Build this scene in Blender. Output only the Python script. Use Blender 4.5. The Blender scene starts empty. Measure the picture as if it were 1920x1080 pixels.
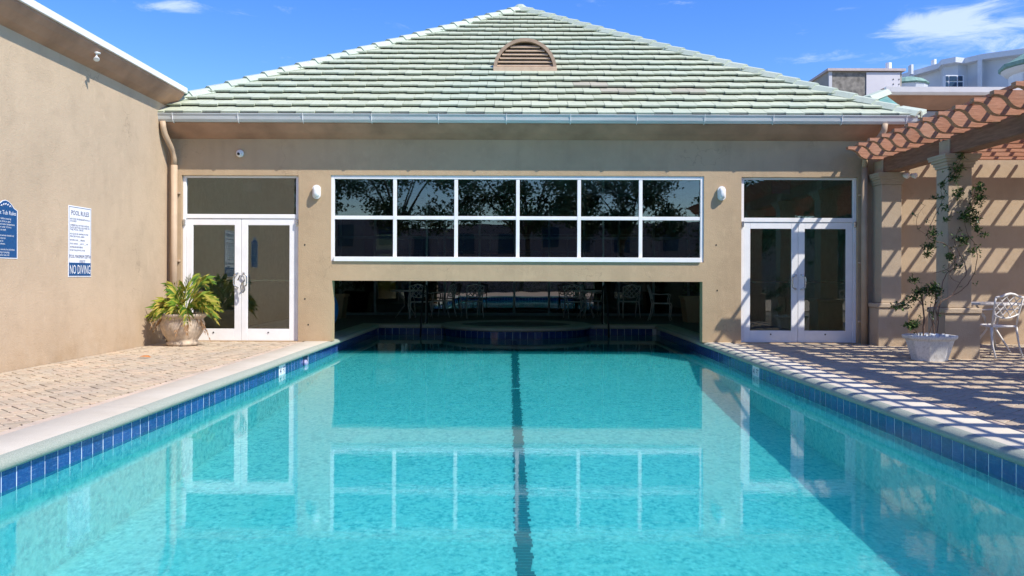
import bpy, bmesh, math, random
from mathutils import Vector, Matrix
from math import sin, cos, pi, radians, atan2, sqrt
random.seed(7)
R = random.random
U = random.uniform
C = bpy.context.scene.collection

# ------------------------------------------------------------------ camera
EYE = 1.08
cam_d = bpy.data.cameras.new('camera')
cam = bpy.data.objects.new('camera', cam_d); C.objects.link(cam)
cam.location = (0, 0, EYE)
cam.rotation_mode = 'XYZ'
cam.rotation_euler = (radians(90), 0, 0)
cam.rotation_euler = (Matrix.Rotation(radians(90), 3, 'X') @ Matrix.Rotation(radians(0.2), 3, 'Z')).to_euler()
cam_d.sensor_width = 36; cam_d.lens = 30
cam_d.shift_x = -5 / 1920; cam_d.shift_y = -22 / 1920
cam_d.clip_start = 0.05; cam_d.clip_end = 3000
bpy.context.scene.camera = cam

# ------------------------------------------------------------------ sun, sky, exposure
SUN = Vector((0.70, -0.535, 1.0)).normalized()
sd = bpy.data.lights.new('sun', 'SUN'); sd.energy = 4.3; sd.angle = radians(0.5); sd.color = (1.0, 0.95, 0.87)
so = bpy.data.objects.new('sun', sd); C.objects.link(so)
so.rotation_euler = SUN.to_track_quat('Z', 'Y').to_euler(); so.location = (8, -8, 15)
sc = bpy.context.scene
sc.view_settings.view_transform = 'Standard'; sc.view_settings.look = 'None'
sc.view_settings.exposure = 0.50; sc.view_settings.gamma = 1.0
sc.view_settings.use_curve_mapping = False
W = bpy.data.worlds.new('World'); sc.world = W; W.use_nodes = True
nt = W.node_tree; nt.nodes.clear()
def wn(t, **k):
    n = nt.nodes.new(t)
    for a, v in k.items(): setattr(n, a, v)
    return n
sky = wn('ShaderNodeTexSky', sky_type='NISHITA'); sky.sun_disc = False
sky.sun_elevation = math.asin(SUN.z); sky.sun_rotation = atan2(SUN.x, SUN.y)
sky.ozone_density = 4.0; sky.air_density = 1.0; sky.dust_density = 0.3; sky.altitude = 0
hs = wn('ShaderNodeHueSaturation'); hs.inputs['Saturation'].default_value = 1.32; hs.inputs['Hue'].default_value = 0.518; hs.inputs['Value'].default_value = 1.08
nt.links.new(sky.outputs[0], hs.inputs['Color'])
tc = wn('ShaderNodeTexCoord')
# wispy cirrus: stretched noise over the direction of view, strongest towards a few banks of cloud
mp = wn('ShaderNodeMapping'); mp.inputs['Rotation'].default_value = (0, radians(22), 0); mp.inputs['Scale'].default_value = (2.6, 2.6, 11.0)
nt.links.new(tc.outputs['Generated'], mp.inputs['Vector'])
nz = wn('ShaderNodeTexNoise'); nz.inputs['Scale'].default_value = 4.6; nz.inputs['Detail'].default_value = 12; nz.inputs['Roughness'].default_value = 0.7
nz.inputs['Distortion'].default_value = 0.5
nt.links.new(mp.outputs[0], nz.inputs['Vector'])
def blob(px, py, rx, rz, w):
    d = Vector(((px - 965) / 1600, 1, (518 - py) / 1600)).normalized()
    sub = wn('ShaderNodeVectorMath', operation='SUBTRACT'); sub.inputs[1].default_value = d
    nt.links.new(tc.outputs['Generated'], sub.inputs[0])
    scl = wn('ShaderNodeVectorMath', operation='MULTIPLY'); scl.inputs[1].default_value = (1 / rx, 1 / rx, 1 / rz)
    nt.links.new(sub.outputs[0], scl.inputs[0])
    ln = wn('ShaderNodeVectorMath', operation='LENGTH'); nt.links.new(scl.outputs[0], ln.inputs[0])
    mr = wn('ShaderNodeMapRange'); mr.interpolation_type = 'SMOOTHSTEP'
    mr.inputs['From Min'].default_value = 1.0; mr.inputs['From Max'].default_value = 0.0
    mr.inputs['To Min'].default_value = 0.0; mr.inputs['To Max'].default_value = w
    nt.links.new(ln.outputs['Value'], mr.inputs['Value'])
    return mr.outputs[0]
acc = None
for b in ((1700, 50, .09, .018, .26), (1850, 30, .13, .03, .19), (1790, 22, .10, .03, .14), (1880, 100, .24, .05, .19), (1525, 104, .07, .010, .15),
          (330, 14, .06, .012, .20), (1180, 6, .09, .012, .18), (1315, 82, .025, .010, .12), (600, -300, .5, .10, .3), (2500, 60, .4, .12, .3)):
    o = blob(*b)
    if acc is None: acc = o
    else:
        m = wn('ShaderNodeMath', operation='ADD'); nt.links.new(acc, m.inputs[0]); nt.links.new(o, m.inputs[1]); acc = m.outputs[0]
th = wn('ShaderNodeMath', operation='ADD'); nt.links.new(nz.outputs['Fac'], th.inputs[0]); nt.links.new(acc, th.inputs[1])
cr = wn('ShaderNodeMapRange'); cr.interpolation_type = 'SMOOTHSTEP'
cr.inputs['From Min'].default_value = 0.60; cr.inputs['From Max'].default_value = 0.92; cr.inputs['To Max'].default_value = 0.62
nt.links.new(th.outputs[0], cr.inputs['Value'])
mx = wn('ShaderNodeMixRGB'); mx.inputs['Color2'].default_value = (4.6, 5.2, 6.3, 1)
nt.links.new(cr.outputs[0], mx.inputs['Fac']); nt.links.new(hs.outputs[0], mx.inputs['Color1'])
bg = wn('ShaderNodeBackground'); bg.inputs['Strength'].default_value = 0.15
nt.links.new(mx.outputs[0], bg.inputs['Color'])
ow = wn('ShaderNodeOutputWorld'); nt.links.new(bg.outputs[0], ow.inputs['Surface'])

# ------------------------------------------------------------------ material helper
class M:
    def __init__(s, name):
        s.m = bpy.data.materials.new(name); s.m.use_nodes = True
        s.t = s.m.node_tree; s.t.nodes.clear()
        s.out = s.n('ShaderNodeOutputMaterial')
    def n(s, t, **k):
        n = s.t.nodes.new(t)
        for a, v in k.items(): setattr(n, a, v)
        return n
    def l(s, a, b): s.t.links.new(a, b)
    def coord(s, scale=(1, 1, 1)):
        g = s.n('ShaderNodeNewGeometry'); m = s.n('ShaderNodeMapping'); m.inputs['Scale'].default_value = scale
        s.l(g.outputs['Position'], m.inputs['Vector']); return m.outputs[0]
    def noise(s, scale, detail=4, rough=.55, vec=None, dist=0):
        n = s.n('ShaderNodeTexNoise'); n.inputs['Scale'].default_value = scale; n.inputs['Detail'].default_value = detail
        n.inputs['Roughness'].default_value = rough; n.inputs['Distortion'].default_value = dist
        s.l(vec if vec is not None else s.coord(), n.inputs['Vector']); return n.outputs['Fac']
    def ramp(s, v, stops):
        r = s.n('ShaderNodeValToRGB'); e = r.color_ramp.elements
        while len(e) < len(stops): e.new(0.5)
        for i, (p, c) in enumerate(stops): e[i].position = p; e[i].color = (c[0], c[1], c[2], 1) if hasattr(c, '__len__') else (c, c, c, 1)
        s.l(v, r.inputs['Fac']); return r.outputs['Color']
    def mix(s, a, b, f, mode='MIX'):
        m = s.n('ShaderNodeMixRGB', blend_type=mode)
        for i, v in ((1, a), (2, b)):
            if hasattr(v, 'is_linked') or hasattr(v, 'links'): s.l(v, m.inputs[i])
            else: m.inputs[i].default_value = (v[0], v[1], v[2], 1)
        if hasattr(f, 'links'): s.l(f, m.inputs[0])
        else: m.inputs[0].default_value = f
        return m.outputs[0]
    def rnd(s):
        o = s.n('ShaderNodeObjectInfo'); g = s.n('ShaderNodeNewGeometry')
        a = s.n('ShaderNodeMath', operation='ADD'); s.l(o.outputs['Random'], a.inputs[0]); s.l(g.outputs['Random Per Island'], a.inputs[1])
        f = s.n('ShaderNodeMath', operation='FRACT'); s.l(a.outputs[0], f.inputs[0]); return f.outputs[0]
    def bump(s, h, strength=.3, dist=.01):
        b = s.n('ShaderNodeBump'); b.inputs['Strength'].default_value = strength; b.inputs['Distance'].default_value = dist
        s.l(h, b.inputs['Height']); return b.outputs[0]
    def pbr(s, col, rough=.7, metal=0, normal=None, spec=.4, **k):
        p = s.n('ShaderNodeBsdfPrincipled')
        if hasattr(col, 'links'): s.l(col, p.inputs['Base Color'])
        else: p.inputs['Base Color'].default_value = (col[0], col[1], col[2], 1)
        if hasattr(rough, 'links'): s.l(rough, p.inputs['Roughness'])
        else: p.inputs['Roughness'].default_value = rough
        p.inputs['Metallic'].default_value = metal
        p.inputs['Specular IOR Level'].default_value = spec
        if normal is not None: s.l(normal, p.inputs['Normal'])
        s.l(p.outputs[0], s.out.inputs['Surface']); return s.m

def plain(name, col, rough=.6, metal=0, vary=.12, scale=9, bump=.0, spec=.4):
    m = M(name); v = m.noise(scale, 5)
    c = m.mix(tuple(x * (1 - vary) for x in col), tuple(min(1, x * (1 + vary)) for x in col), m.ramp(v, [(.3, 0.), (.7, 1.)]))
    nrm = m.bump(m.noise(scale * 14, 3), bump, .004) if bump else None
    return m.pbr(c, rough, metal, nrm, spec)

def stucco(name, base, streak=.17, warm=(.36, .24, .13)):
    m = M(name)
    big = m.noise(.55, 5, .6); mid = m.noise(3.0, 6, .6); st = m.noise(1.0, 6, .65, m.coord((5, 5, .35)))
    c = m.mix(tuple(x * .9 for x in base), tuple(min(1, x * 1.08) for x in base), m.ramp(big, [(.3, 0.), (.7, 1.)]))
    c = m.mix(c, tuple(x * .74 for x in base), m.ramp(mid, [(.5, 0.), (.8, .5)]))
    c = m.mix(c, tuple(min(1, x * 1.16) for x in base), m.ramp(m.noise(5.5, 7, .7, m.coord((1, 1, .6))), [(.56, 0.), (.72, .5)]))
    c = m.mix(c, tuple(x * .62 for x in base), m.ramp(st, [(.52, 0.), (.85, streak * 2)]))
    vo = m.n('ShaderNodeTexVoronoi', feature='DISTANCE_TO_EDGE'); vo.inputs['Scale'].default_value = .7
    wa = m.n('ShaderNodeVectorMath', operation='ADD'); wn_ = m.n('ShaderNodeTexNoise'); wn_.inputs['Scale'].default_value = 2.5; wn_.inputs['Detail'].default_value = 6
    m.l(m.coord(), wn_.inputs['Vector']); m.l(wn_.outputs['Color'], wa.inputs[0]); m.l(m.coord(), wa.inputs[1]); m.l(wa.outputs[0], vo.inputs['Vector'])
    ck = m.n('ShaderNodeMath', operation='MULTIPLY'); m.l(m.ramp(vo.outputs['Distance'], [(0., 1.), (.0045, 0.)]), ck.inputs[0]); m.l(m.ramp(m.noise(.9, 3), [(.52, 0.), (.62, .55)]), ck.inputs[1])
    c = m.mix(c, tuple(x * .5 for x in base), ck.outputs[0])
    # rusty splash-back stain on the lowest half metre
    g = m.n('ShaderNodeNewGeometry'); sp = m.n('ShaderNodeSeparateXYZ'); m.l(g.outputs['Position'], sp.inputs[0])
    mr = m.n('ShaderNodeMapRange'); mr.inputs['From Min'].default_value = .75; mr.inputs['From Max'].default_value = 0.0
    m.l(sp.outputs['Z'], mr.inputs['Value'])
    mm = m.n('ShaderNodeMath', operation='MULTIPLY'); m.l(mr.outputs[0], mm.inputs[0]); m.l(m.ramp(m.noise(2.2, 6, .7), [(.38, 0.), (.75, .75)]), mm.inputs[1])
    c = m.mix(c, warm, mm.outputs[0])
    fine = m.noise(70, 3, .6); lump = m.noise(9, 4)
    a = m.n('ShaderNodeMath', operation='ADD'); m.l(fine, a.inputs[0]); m.l(lump, a.inputs[1])
    return m.pbr(c, .88, 0, m.bump(a.outputs[0], .5, .009), .2)

m_wall = stucco('stucco_tan', (.46, .335, .205))
m_wall_l = stucco('stucco_cream', (.51, .39, .265), .08)
m_col = stucco('stucco_column', (.47, .37, .265), .08)
m_cove = plain('brown_eave_paint', (.37, .215, .14), .75, vary=.22, scale=2.5, bump=.15)
m_white = plain('white_frame_paint', (.80, .785, .76), .35, vary=.05, scale=5, spec=.5)
m_gutter = M('aluminium_gutter')
m_gutter = m_gutter.pbr(m_gutter.mix((.46, .48, .46), (.60, .61, .58), m_gutter.ramp(m_gutter.noise(1.2, 6, .7, m_gutter.coord((.8, 1, 9))), [(.35, 0.), (.65, 1.)])), .5, .0, None, .4)
m_pipe = plain('tan_pipe_paint', (.47, .345, .23), .6, vary=.1, scale=4)
m_dark = plain('dark_recess', (.03, .027, .022), .9)
m_steel = plain('brushed_steel', (.55, .55, .54), .25, .9, .05)
m_black = plain('black_plastic', (.02, .02, .022), .4)
m_beam = M('brown_timber_beam')
v = m_beam.noise(6, 6, .6, m_beam.coord((6, .6, 6)))
m_beam = m_beam.pbr(m_beam.mix((.17, .083, .05), (.30, .155, .098), m_beam.ramp(v, [(.3, 0.), (.7, 1.)])), .7, 0, m_beam.bump(v, .4, .01), .25)
m_raft = M('weathered_red_timber')
v = m_raft.noise(5, 8, .7, m_raft.coord((1.2, 10, 14)))
cc = m_raft.mix((.34, .14, .075), (.62, .32, .20), m_raft.ramp(v, [(.28, 0.), (.72, 1.)]))
cc = m_raft.mix(cc, (.50, .36, .26), m_raft.ramp(m_raft.noise(2.3, 5), [(.5, 0.), (.8, .45)]))
cc = m_raft.mix(cc, (.20, .07, .035), m_raft.ramp(m_raft.rnd(), [(.6, 0.), (1., .3)]))
m_raft = m_raft.pbr(cc, .8, 0, m_raft.bump(v, .6, .01), .2)

# roof tile: pale verdigris glaze weathered grey, a few replaced with brownish ones
def tile_mat(name, a, b, brown=.0):
    m = M(name); r = m.rnd()
    c = m.mix(a, b, r)
    c = m.mix(c, tuple(x * .82 for x in a), m.ramp(m.noise(1.1, 6, .65), [(.42, 0.), (.75, .4)]))
    c = m.mix(c, (.19, .20, .17), m.ramp(m.noise(14, 7, .72), [(.52, 0.), (.82, .75)]))
    c = m.mix(c, (.36, .47, .41), m.ramp(m.noise(.5, 4, .5), [(.50, 0.), (.72, .35)]))
    return m.pbr(c, .72, 0, m.bump(m.noise(40, 4), .35, .006), .3)
m_tile = tile_mat('verdigris_roof_tile', (.455, .49, .355), (.51, .545, .405))
m_tile_b = tile_mat('brownish_roof_tile', (.40, .385, .29), (.44, .41, .31))
m_cap = tile_mat('verdigris_hip_cap', (.43, .485, .385), (.49, .54, .435))
m_patina = plain('bright_verdigris_flashing', (.12, .26, .22), .6, vary=.3, scale=6, bump=.2)
m_under = plain('shade_dark_underlay', (.10, .105, .08), .95, vary=.3)  # underlay darkened to strengthen the shadow lines under the tile courses

# paving
def brick_mat(name, a, b, c3):
    m = M(name); r = m.rnd()
    c = m.ramp(r, [(0., a), (.45, b), (.8, c3), (1., tuple(x * .8 for x in b))])
    c = m.mix(c, (.30, .265, .225), m.ramp(m.noise(1.3, 6, .7), [(.4, 0.), (.7, .55)]))
    c = m.mix(c, (.62, .56, .47), m.ramp(m.noise(26, 6, .7), [(.5, 0.), (.8, .6)]))
    c = m.mix(c, (.16, .13, .10), m.ramp(m.noise(60, 4, .7), [(.62, 0.), (.8, .6)]))
    return m.pbr(c, .85, 0, m.bump(m.noise(90, 4, .7), .5, .004), .25)
m_brick = brick_mat('clay_paver', (.50, .405, .28), (.45, .355, .24), (.54, .40, .27))
m_border = brick_mat('peach_border_paver', (.56, .42, .31), (.54, .43, .33), (.60, .46, .34))
m_sand = plain('joint_sand', (.20, .165, .125), .95, vary=.35, scale=16, bump=.3)
m_coping = M('cast_stone_coping')
c = m_coping.mix((.54, .48, .38), (.62, .565, .465), m_coping.ramp(m_coping.noise(1.5, 6, .6), [(.3, 0.), (.7, 1.)]))
c = m_coping.mix(c, (.48, .40, .31), m_coping.ramp(m_coping.noise(5, 7, .7), [(.56, 0.), (.85, .6)]))
c = m_coping.mix(c, (.36, .35, .28), m_coping.ramp(m_coping.noise(110, 3, .7), [(.60, 0.), (.8, .5)]))
c = m_coping.mix(c, (.40, .33, .25), m_coping.ramp(m_coping.noise(1.1, 8, .75), [(.57, 0.), (.75, .35)]))
m_coping = m_coping.pbr(c, .85, 0, m_coping.bump(m_coping.noise(150, 4, .7), .5, .004), .25)
m_nose = M('pebbly_coping_edge')
c = m_nose.mix((.26, .31, .25), (.42, .44, .37), m_nose.ramp(m_nose.noise(120, 4, .8), [(.35, 0.), (.65, 1.)]))
m_nose = m_nose.pbr(c, .85, 0, m_nose.bump(m_nose.noise(110, 3, .8), .9, .008), .25)
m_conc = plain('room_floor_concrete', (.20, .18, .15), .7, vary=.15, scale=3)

# pool
m_glaze = M('cobalt_glazed_tile')
c = m_glaze.mix((.006, .030, .15), (.012, .06, .25), m_glaze.rnd())
c = m_glaze.mix(c, (.03, .12, .34), m_glaze.ramp(m_glaze.noise(38, 6, .75), [(.45, 0.), (.75, .8)]))
c = m_glaze.mix(c, (.25, .34, .50), m_glaze.ramp(m_glaze.noise(4, 7, .7, m_glaze.coord((2, 2, 26))), [(.54, 0.), (.78, .55)]))
m_glaze = m_glaze.pbr(c, .12, 0, m_glaze.bump(m_glaze.noise(30, 3), .12, .003), .6)
m_grout = plain('white_grout', (.72, .76, .78), .8, vary=.08)
m_lane = plain('dark_blue_lane_tile', (.006, .05, .075), .4, vary=.3, scale=30)
m_plaster = M('ripple_lit_plaster')
vv = m_plaster.n('ShaderNodeTexVoronoi', feature='SMOOTH_F1'); vv.inputs['Scale'].default_value = 9
wv = m_plaster.n('ShaderNodeVectorMath', operation='ADD')
nn = m_plaster.n('ShaderNodeTexNoise'); nn.inputs['Scale'].default_value = 5; nn.inputs['Detail'].default_value = 4; m_plaster.l(m_plaster.coord(), nn.inputs['Vector'])
sc_ = m_plaster.n('ShaderNodeVectorMath', operation='SCALE'); sc_.inputs['Scale'].default_value = .35; m_plaster.l(nn.outputs['Color'], sc_.inputs[0])
m_plaster.l(m_plaster.coord((1, .8, 1)), wv.inputs[0]); m_plaster.l(sc_.outputs[0], wv.inputs[1]); m_plaster.l(wv.outputs[0], vv.inputs['Vector'])
ripple_light = m_plaster.noise(24, 6, .7, m_plaster.coord((1, .7, 1)))
c = m_plaster.mix((.20, .50, .54), (1., 1., .98), m_plaster.ramp(ripple_light, [(.38, 0.), (.64, 1.)]))  # dark and pale mottling painted in for rippling light under water
c = m_plaster.mix(c, (.86, .90, .86), m_plaster.ramp(vv.outputs['Distance'], [(.35, 0.), (.62, .55)]))  # paler cells, likewise ripple light put into the colour
c = m_plaster.mix(c, (.46, .70, .72), m_plaster.ramp(m_plaster.noise(.7, 3), [(.4, 0.), (.75, .35)]))
pl_ = m_plaster; m_plaster = pl_.pbr(c, .8, 0, pl_.bump(pl_.noise(22, 5, .7), .5, .03), .1)
pb_ = [n_ for n_ in pl_.t.nodes if n_.type == 'BSDF_PRINCIPLED'][0]     # subsurface stands in for light scattered sideways through the water
pb_.inputs['Subsurface Weight'].default_value = .3; pb_.inputs['Subsurface Radius'].default_value = (.1, .5, .6); pb_.inputs['Subsurface Scale'].default_value = 1.0

TURBID = .22
def water_mat(name, tint):
    m = M(name)
    far = m.noise(2.6, 3, .5, m.coord((1, 2.2, 1)), .4)
    near = m.noise(13, 4, .6, m.coord((1, 1.6, 1)), .8)
    a = m.n('ShaderNodeMath', operation='MULTIPLY_ADD'); m.l(near, a.inputs[0]); a.inputs[1].default_value = .32; m.l(far, a.inputs[2])
    # calm patches against breezy patches
    g_ = m.n('ShaderNodeNewGeometry'); sx_ = m.n('ShaderNodeSeparateXYZ'); m.l(g_.outputs['Position'], sx_.inputs[0])
    wd = m.n('ShaderNodeMapRange'); wd.inputs['From Min'].default_value = 10.5; wd.inputs['From Max'].default_value = 3.5; wd.inputs['To Min'].default_value = .3; wd.inputs['To Max'].default_value = .8
    m.l(sx_.outputs['Y'], wd.inputs['Value'])
    pm = m.n('ShaderNodeMath', operation='MULTIPLY'); m.l(m.ramp(m.noise(.32, 2, .5), [(.35, .45), (.65, 1.)]), pm.inputs[0]); m.l(wd.outputs[0], pm.inputs[1]); calm = pm.outputs[0]
    b = m.n('ShaderNodeBump'); b.inputs['Distance'].default_value = .0020; dm = m.n('ShaderNodeMath', operation='MULTIPLY'); dm.inputs[1].default_value = .0012; m.l(calm, dm.inputs[0]); m.l(dm.outputs[0], b.inputs['Distance']); b.inputs['Strength'].default_value = 1; m.l(a.outputs[0], b.inputs['Height'])
    fr = m.n('ShaderNodeFresnel'); fr.inputs['IOR'].default_value = 1.43; m.l(b.outputs[0], fr.inputs['Normal'])
    gl = m.n('ShaderNodeBsdfGlossy'); gl.inputs['Roughness'].default_value = 0.0; m.l(b.outputs[0], gl.inputs['Normal'])
    tr = m.n('ShaderNodeBsdfTransparent'); tr.inputs['Color'].default_value = (*tint, 1)
    df = m.n('ShaderNodeBsdfDiffuse'); df.inputs['Color'].default_value = (.006, .38, .46, 1)   # faint turbidity
    bo = m.n('ShaderNodeMixShader'); bo.inputs[0].default_value = TURBID; m.l(tr.outputs[0], bo.inputs[1]); m.l(df.outputs[0], bo.inputs[2])
    mx = m.n('ShaderNodeMixShader'); m.l(fr.outputs[0], mx.inputs[0]); m.l(bo.outputs[0], mx.inputs[1]); m.l(gl.outputs[0], mx.inputs[2])
    m.l(mx.outputs[0], m.out.inputs['Surface']); return m.m
m_water = water_mat('pool_water_surface', (.35, .86, .875))

def glass_mat(name, tint, ior=2.1, rough=0.0):
    m = M(name)
    nv = m.bump(m.noise(.9, 2, .5), .12, .01)
    fr = m.n('ShaderNodeFresnel'); fr.inputs['IOR'].default_value = ior
    gl = m.n('ShaderNodeBsdfGlossy'); gl.inputs['Roughness'].default_value = rough; m.l(nv, gl.inputs['Normal'])
    tr = m.n('ShaderNodeBsdfTransparent'); tr.inputs['Color'].default_value = (*tint, 1)
    mx = m.n('ShaderNodeMixShader'); m.l(fr.outputs[0], mx.inputs[0]); m.l(tr.outputs[0], mx.inputs[1]); m.l(gl.outputs[0], mx.inputs[2])
    m.l(mx.outputs[0], m.out.inputs['Surface']); return m.m
m_glass = glass_mat('tinted_window_glass', (.60, .70, .66))
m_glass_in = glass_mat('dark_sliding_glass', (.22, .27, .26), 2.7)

m_leaf = M('palm_leaf')
r = m_leaf.rnd(); m_leaf = m_leaf.pbr(m_leaf.ramp(r, [(0., (.06, .15, .02)), (.35, (.15, .25, .02)), (.65, (.36, .36, .04)), (1., (.55, .42, .09))]), .5, 0, None, .4)
m_dry = plain('dry_palm_leaf', (.42, .25, .12), .8, vary=.3)
m_vleaf = M('vine_leaf')
r = m_vleaf.rnd(); m_vleaf = m_vleaf.pbr(m_vleaf.ramp(r, [(0., (.018, .05, .012)), (.6, (.04, .10, .02)), (.85, (.10, .18, .035)), (1., (.20, .24, .06))]), .45, 0, None, .4)
m_stem = plain('woody_stem', (.14, .085, .06), .9, vary=.3, scale=30)
m_tleaf = M('tree_leaf')
r = m_tleaf.rnd(); m_tleaf = m_tleaf.pbr(m_tleaf.ramp(r, [(0., (.02, .045, .02)), (.7, (.05, .095, .035)), (1., (.09, .14, .05))]), .6, 0, None, .3)
m_bark = plain('tree_bark', (.10, .075, .055), .95, vary=.3, scale=12, bump=.5)
m_urn = plain('buff_cast_stone_urn', (.50, .40, .29), .85, vary=.28, scale=14, bump=.6)
m_pot = M('white_cast_planter')
c = m_pot.mix((.70, .69, .66), (.50, .49, .46), m_pot.ramp(m_pot.noise(3, 6, .6, m_pot.coord((22, 6, 12))), [(.45, 0.), (.7, 1.)]))
m_pot = m_pot.pbr(c, .7, 0, m_pot.bump(m_pot.noise(20, 4), .3, .004), .3)
m_soil = plain('dark_soil', (.06, .045, .03), .95, vary=.4, scale=50, bump=.6)
m_cast = plain('white_cast_aluminium', (.70, .67, .63), .45, vary=.12, scale=20, spec=.5)
m_signw = plain('white_sign_face', (.78, .80, .82), .35, vary=.03)
m_signb = plain('blue_sign_face', (.008, .07, .20), .6, vary=.05)
m_ink = plain('navy_sign_ink', (.02, .035, .14), .5, vary=.05)
m_lamp = plain('frosted_lamp_cover', (.74, .74, .72), .3, vary=.08, scale=40)
m_blue = plain('blue_vinyl', (.01, .16, .50), .35, vary=.1)
m_grey = plain('pale_grey_cladding', (.55, .54, .54), .7, vary=.08, scale=1)
m_panel = plain('grey_speckled_block', (.22, .20, .17), .95, vary=.45, scale=5, bump=.4)
m_shed = plain('beige_grey_render', (.36, .33, .28), .9, vary=.12, scale=2)
m_far = plain('pale_hotel_render', (.58, .61, .64), .8, vary=.06, scale=.6)
m_farw = plain('white_hotel_trim', (.74, .76, .78), .7, vary=.04)
m_farg = plain('far_window_glass', (.03, .06, .10), .15, vary=.2)
m_farroof = plain('green_hotel_roof', (.20, .33, .27), .7, vary=.2, scale=4)
m_brownleaf = plain('dry_fallen_leaf', (.45, .17, .05), .8, vary=.3, scale=30)
m_red = plain('terracotta_tan', (.40, .20, .12), .8)

# ------------------------------------------------------------------ mesh helpers
ABS = {}
class MB:
    def __init__(s): s.v = []; s.f = []
    def quad(s, a, b, c, d):
        k = len(s.v); s.v += [tuple(a), tuple(b), tuple(c), tuple(d)]; s.f.append((k, k + 1, k + 2, k + 3)); return s
    def box(s, x0, x1, y0, y1, z0, z1):
        k = len(s.v)
        s.v += [(x0, y0, z0), (x1, y0, z0), (x1, y1, z0), (x0, y1, z0), (x0, y0, z1), (x1, y0, z1), (x1, y1, z1), (x0, y1, z1)]
        s.f += [tuple(k + i for i in q) for q in ((0, 3, 2, 1), (4, 5, 6, 7), (0, 1, 5, 4), (1, 2, 6, 5), (2, 3, 7, 6), (3, 0, 4, 7))]
        return s
    def prism(s, poly, fn, t0, t1):
        """poly: 2-D points, fn(u, v, t) -> 3-D"""
        k = len(s.v); n = len(poly)
        for t in (t0, t1):
            for u, v in poly: s.v.append(tuple(fn(u, v, t)))
        s.f.append(tuple(range(k, k + n))[::-1]); s.f.append(tuple(range(k + n, k + 2 * n)))
        for i in range(n):
            j = (i + 1) % n; s.f.append((k + i, k + j, k + n + j, k + n + i))
        return s
    def tube(s, pts, r, n=6, cap=True):
        pts = [Vector(p) for p in pts]; k = len(s.v); m = len(pts); up = Vector((.13, .21, .97)).normalized()
        for i, p in enumerate(pts):
            d = (pts[min(i + 1, m - 1)] - pts[max(i - 1, 0)]).normalized()
            a = d.cross(up)
            if a.length < .05: a = d.cross(Vector((1, 0, 0)))
            a.normalize(); b = d.cross(a)
            rr = r[i] if hasattr(r, '__len__') else r
            for j in range(n):
                t = 2 * pi * j / n; s.v.append(tuple(p + (a * cos(t) + b * sin(t)) * rr))
        for i in range(m - 1):
            for j in range(n):
                j2 = (j + 1) % n
                s.f.append((k + i * n + j, k + i * n + j2, k + (i + 1) * n + j2, k + (i + 1) * n + j))
        if cap:
            s.f.append(tuple(range(k, k + n))); s.f.append(tuple(range(k + (m - 1) * n, k + m * n))[::-1])
        return s
    def lathe(s, prof, cx=0, cy=0, n=32, flute=None, squash=1):
        k = len(s.v)
        for (r, z) in prof:
            for j in range(n):
                t = 2 * pi * j / n; q = r * (1 + (flute(t, z) if flute else 0))
                s.v.append((cx + q * cos(t), cy + q * sin(t) * squash, z))
        for i in range(len(prof) - 1):
            for j in range(n):
                j2 = (j + 1) % n
                s.f.append((k + i * n + j, k + i * n + j2, k + (i + 1) * n + j2, k + (i + 1) * n + j))
        s.f.append(tuple(range(k, k + n))[::-1]); s.f.append(tuple(range(k + (len(prof) - 1) * n, k + len(prof) * n)))
        return s
    def mesh(s, name, mat, smooth=False, origin=None, bevel=0):
        me = bpy.data.meshes.new(name)
        o = Vector(origin) if origin is not None else Vector((0, 0, 0))
        me.from_pydata([(x - o.x, y - o.y, z - o.z) for x, y, z in s.v], [], s.f)
        if mat: me.materials.append(mat)
        bm = bmesh.new(); bm.from_mesh(me)
        if len(bm.faces) < 60000: bmesh.ops.recalc_face_normals(bm, faces=bm.faces)
        if bevel: bmesh.ops.bevel(bm, geom=bm.edges[:], offset=bevel, segments=1, affect='EDGES', clamp_overlap=True)
        bm.to_mesh(me); bm.free()
        if smooth:
            for p in me.polygons: p.use_smooth = True
        return me
    def build(s, name, mat, parent=None, smooth=False, bevel=0, kind=None, **props):
        xs = [v[0] for v in s.v]; ys = [v[1] for v in s.v]; zs = [v[2] for v in s.v]
        org = Vector(((min(xs) + max(xs)) / 2, (min(ys) + max(ys)) / 2, min(zs)))
        me = s.mesh(name, mat, smooth, org, bevel)
        o = bpy.data.objects.new(name, me); C.objects.link(o)
        put(o, org, parent)
        if kind: o['kind'] = kind
        for a, b in props.items(): o[a] = b
        return o
def put(o, org, parent=None):
    ABS[o.name] = Vector(org)
    if parent is not None: o.parent = parent; o.location = Vector(org) - ABS[parent.name]
    else: o.location = org
def tag(o, label, cat, group=None):
    o['label'] = label; o['category'] = cat
    if group: o['group'] = group
    return o
def thing(name, loc, label, cat, group=None):
    o = bpy.data.objects.new(name, None); C.objects.link(o); o.empty_display_size = .2
    put(o, Vector(loc)); return tag(o, label, cat, group)
def inst(name, me, loc, parent=None, rot=None):
    o = bpy.data.objects.new(name, me); C.objects.link(o); put(o, loc, parent)
    if rot: o.rotation_euler = rot
    return o
def copy_tree(o, loc=None, rot=None, parent=None):
    c = o.copy(); C.objects.link(c); c.parent = parent
    if parent is None: ABS[c.name] = Vector(loc)
    if loc is not None: c.location = loc
    if rot is not None: c.rotation_euler = rot
    for ch in list(o.children): copy_tree(ch, None, None, c)
    return c
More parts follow.
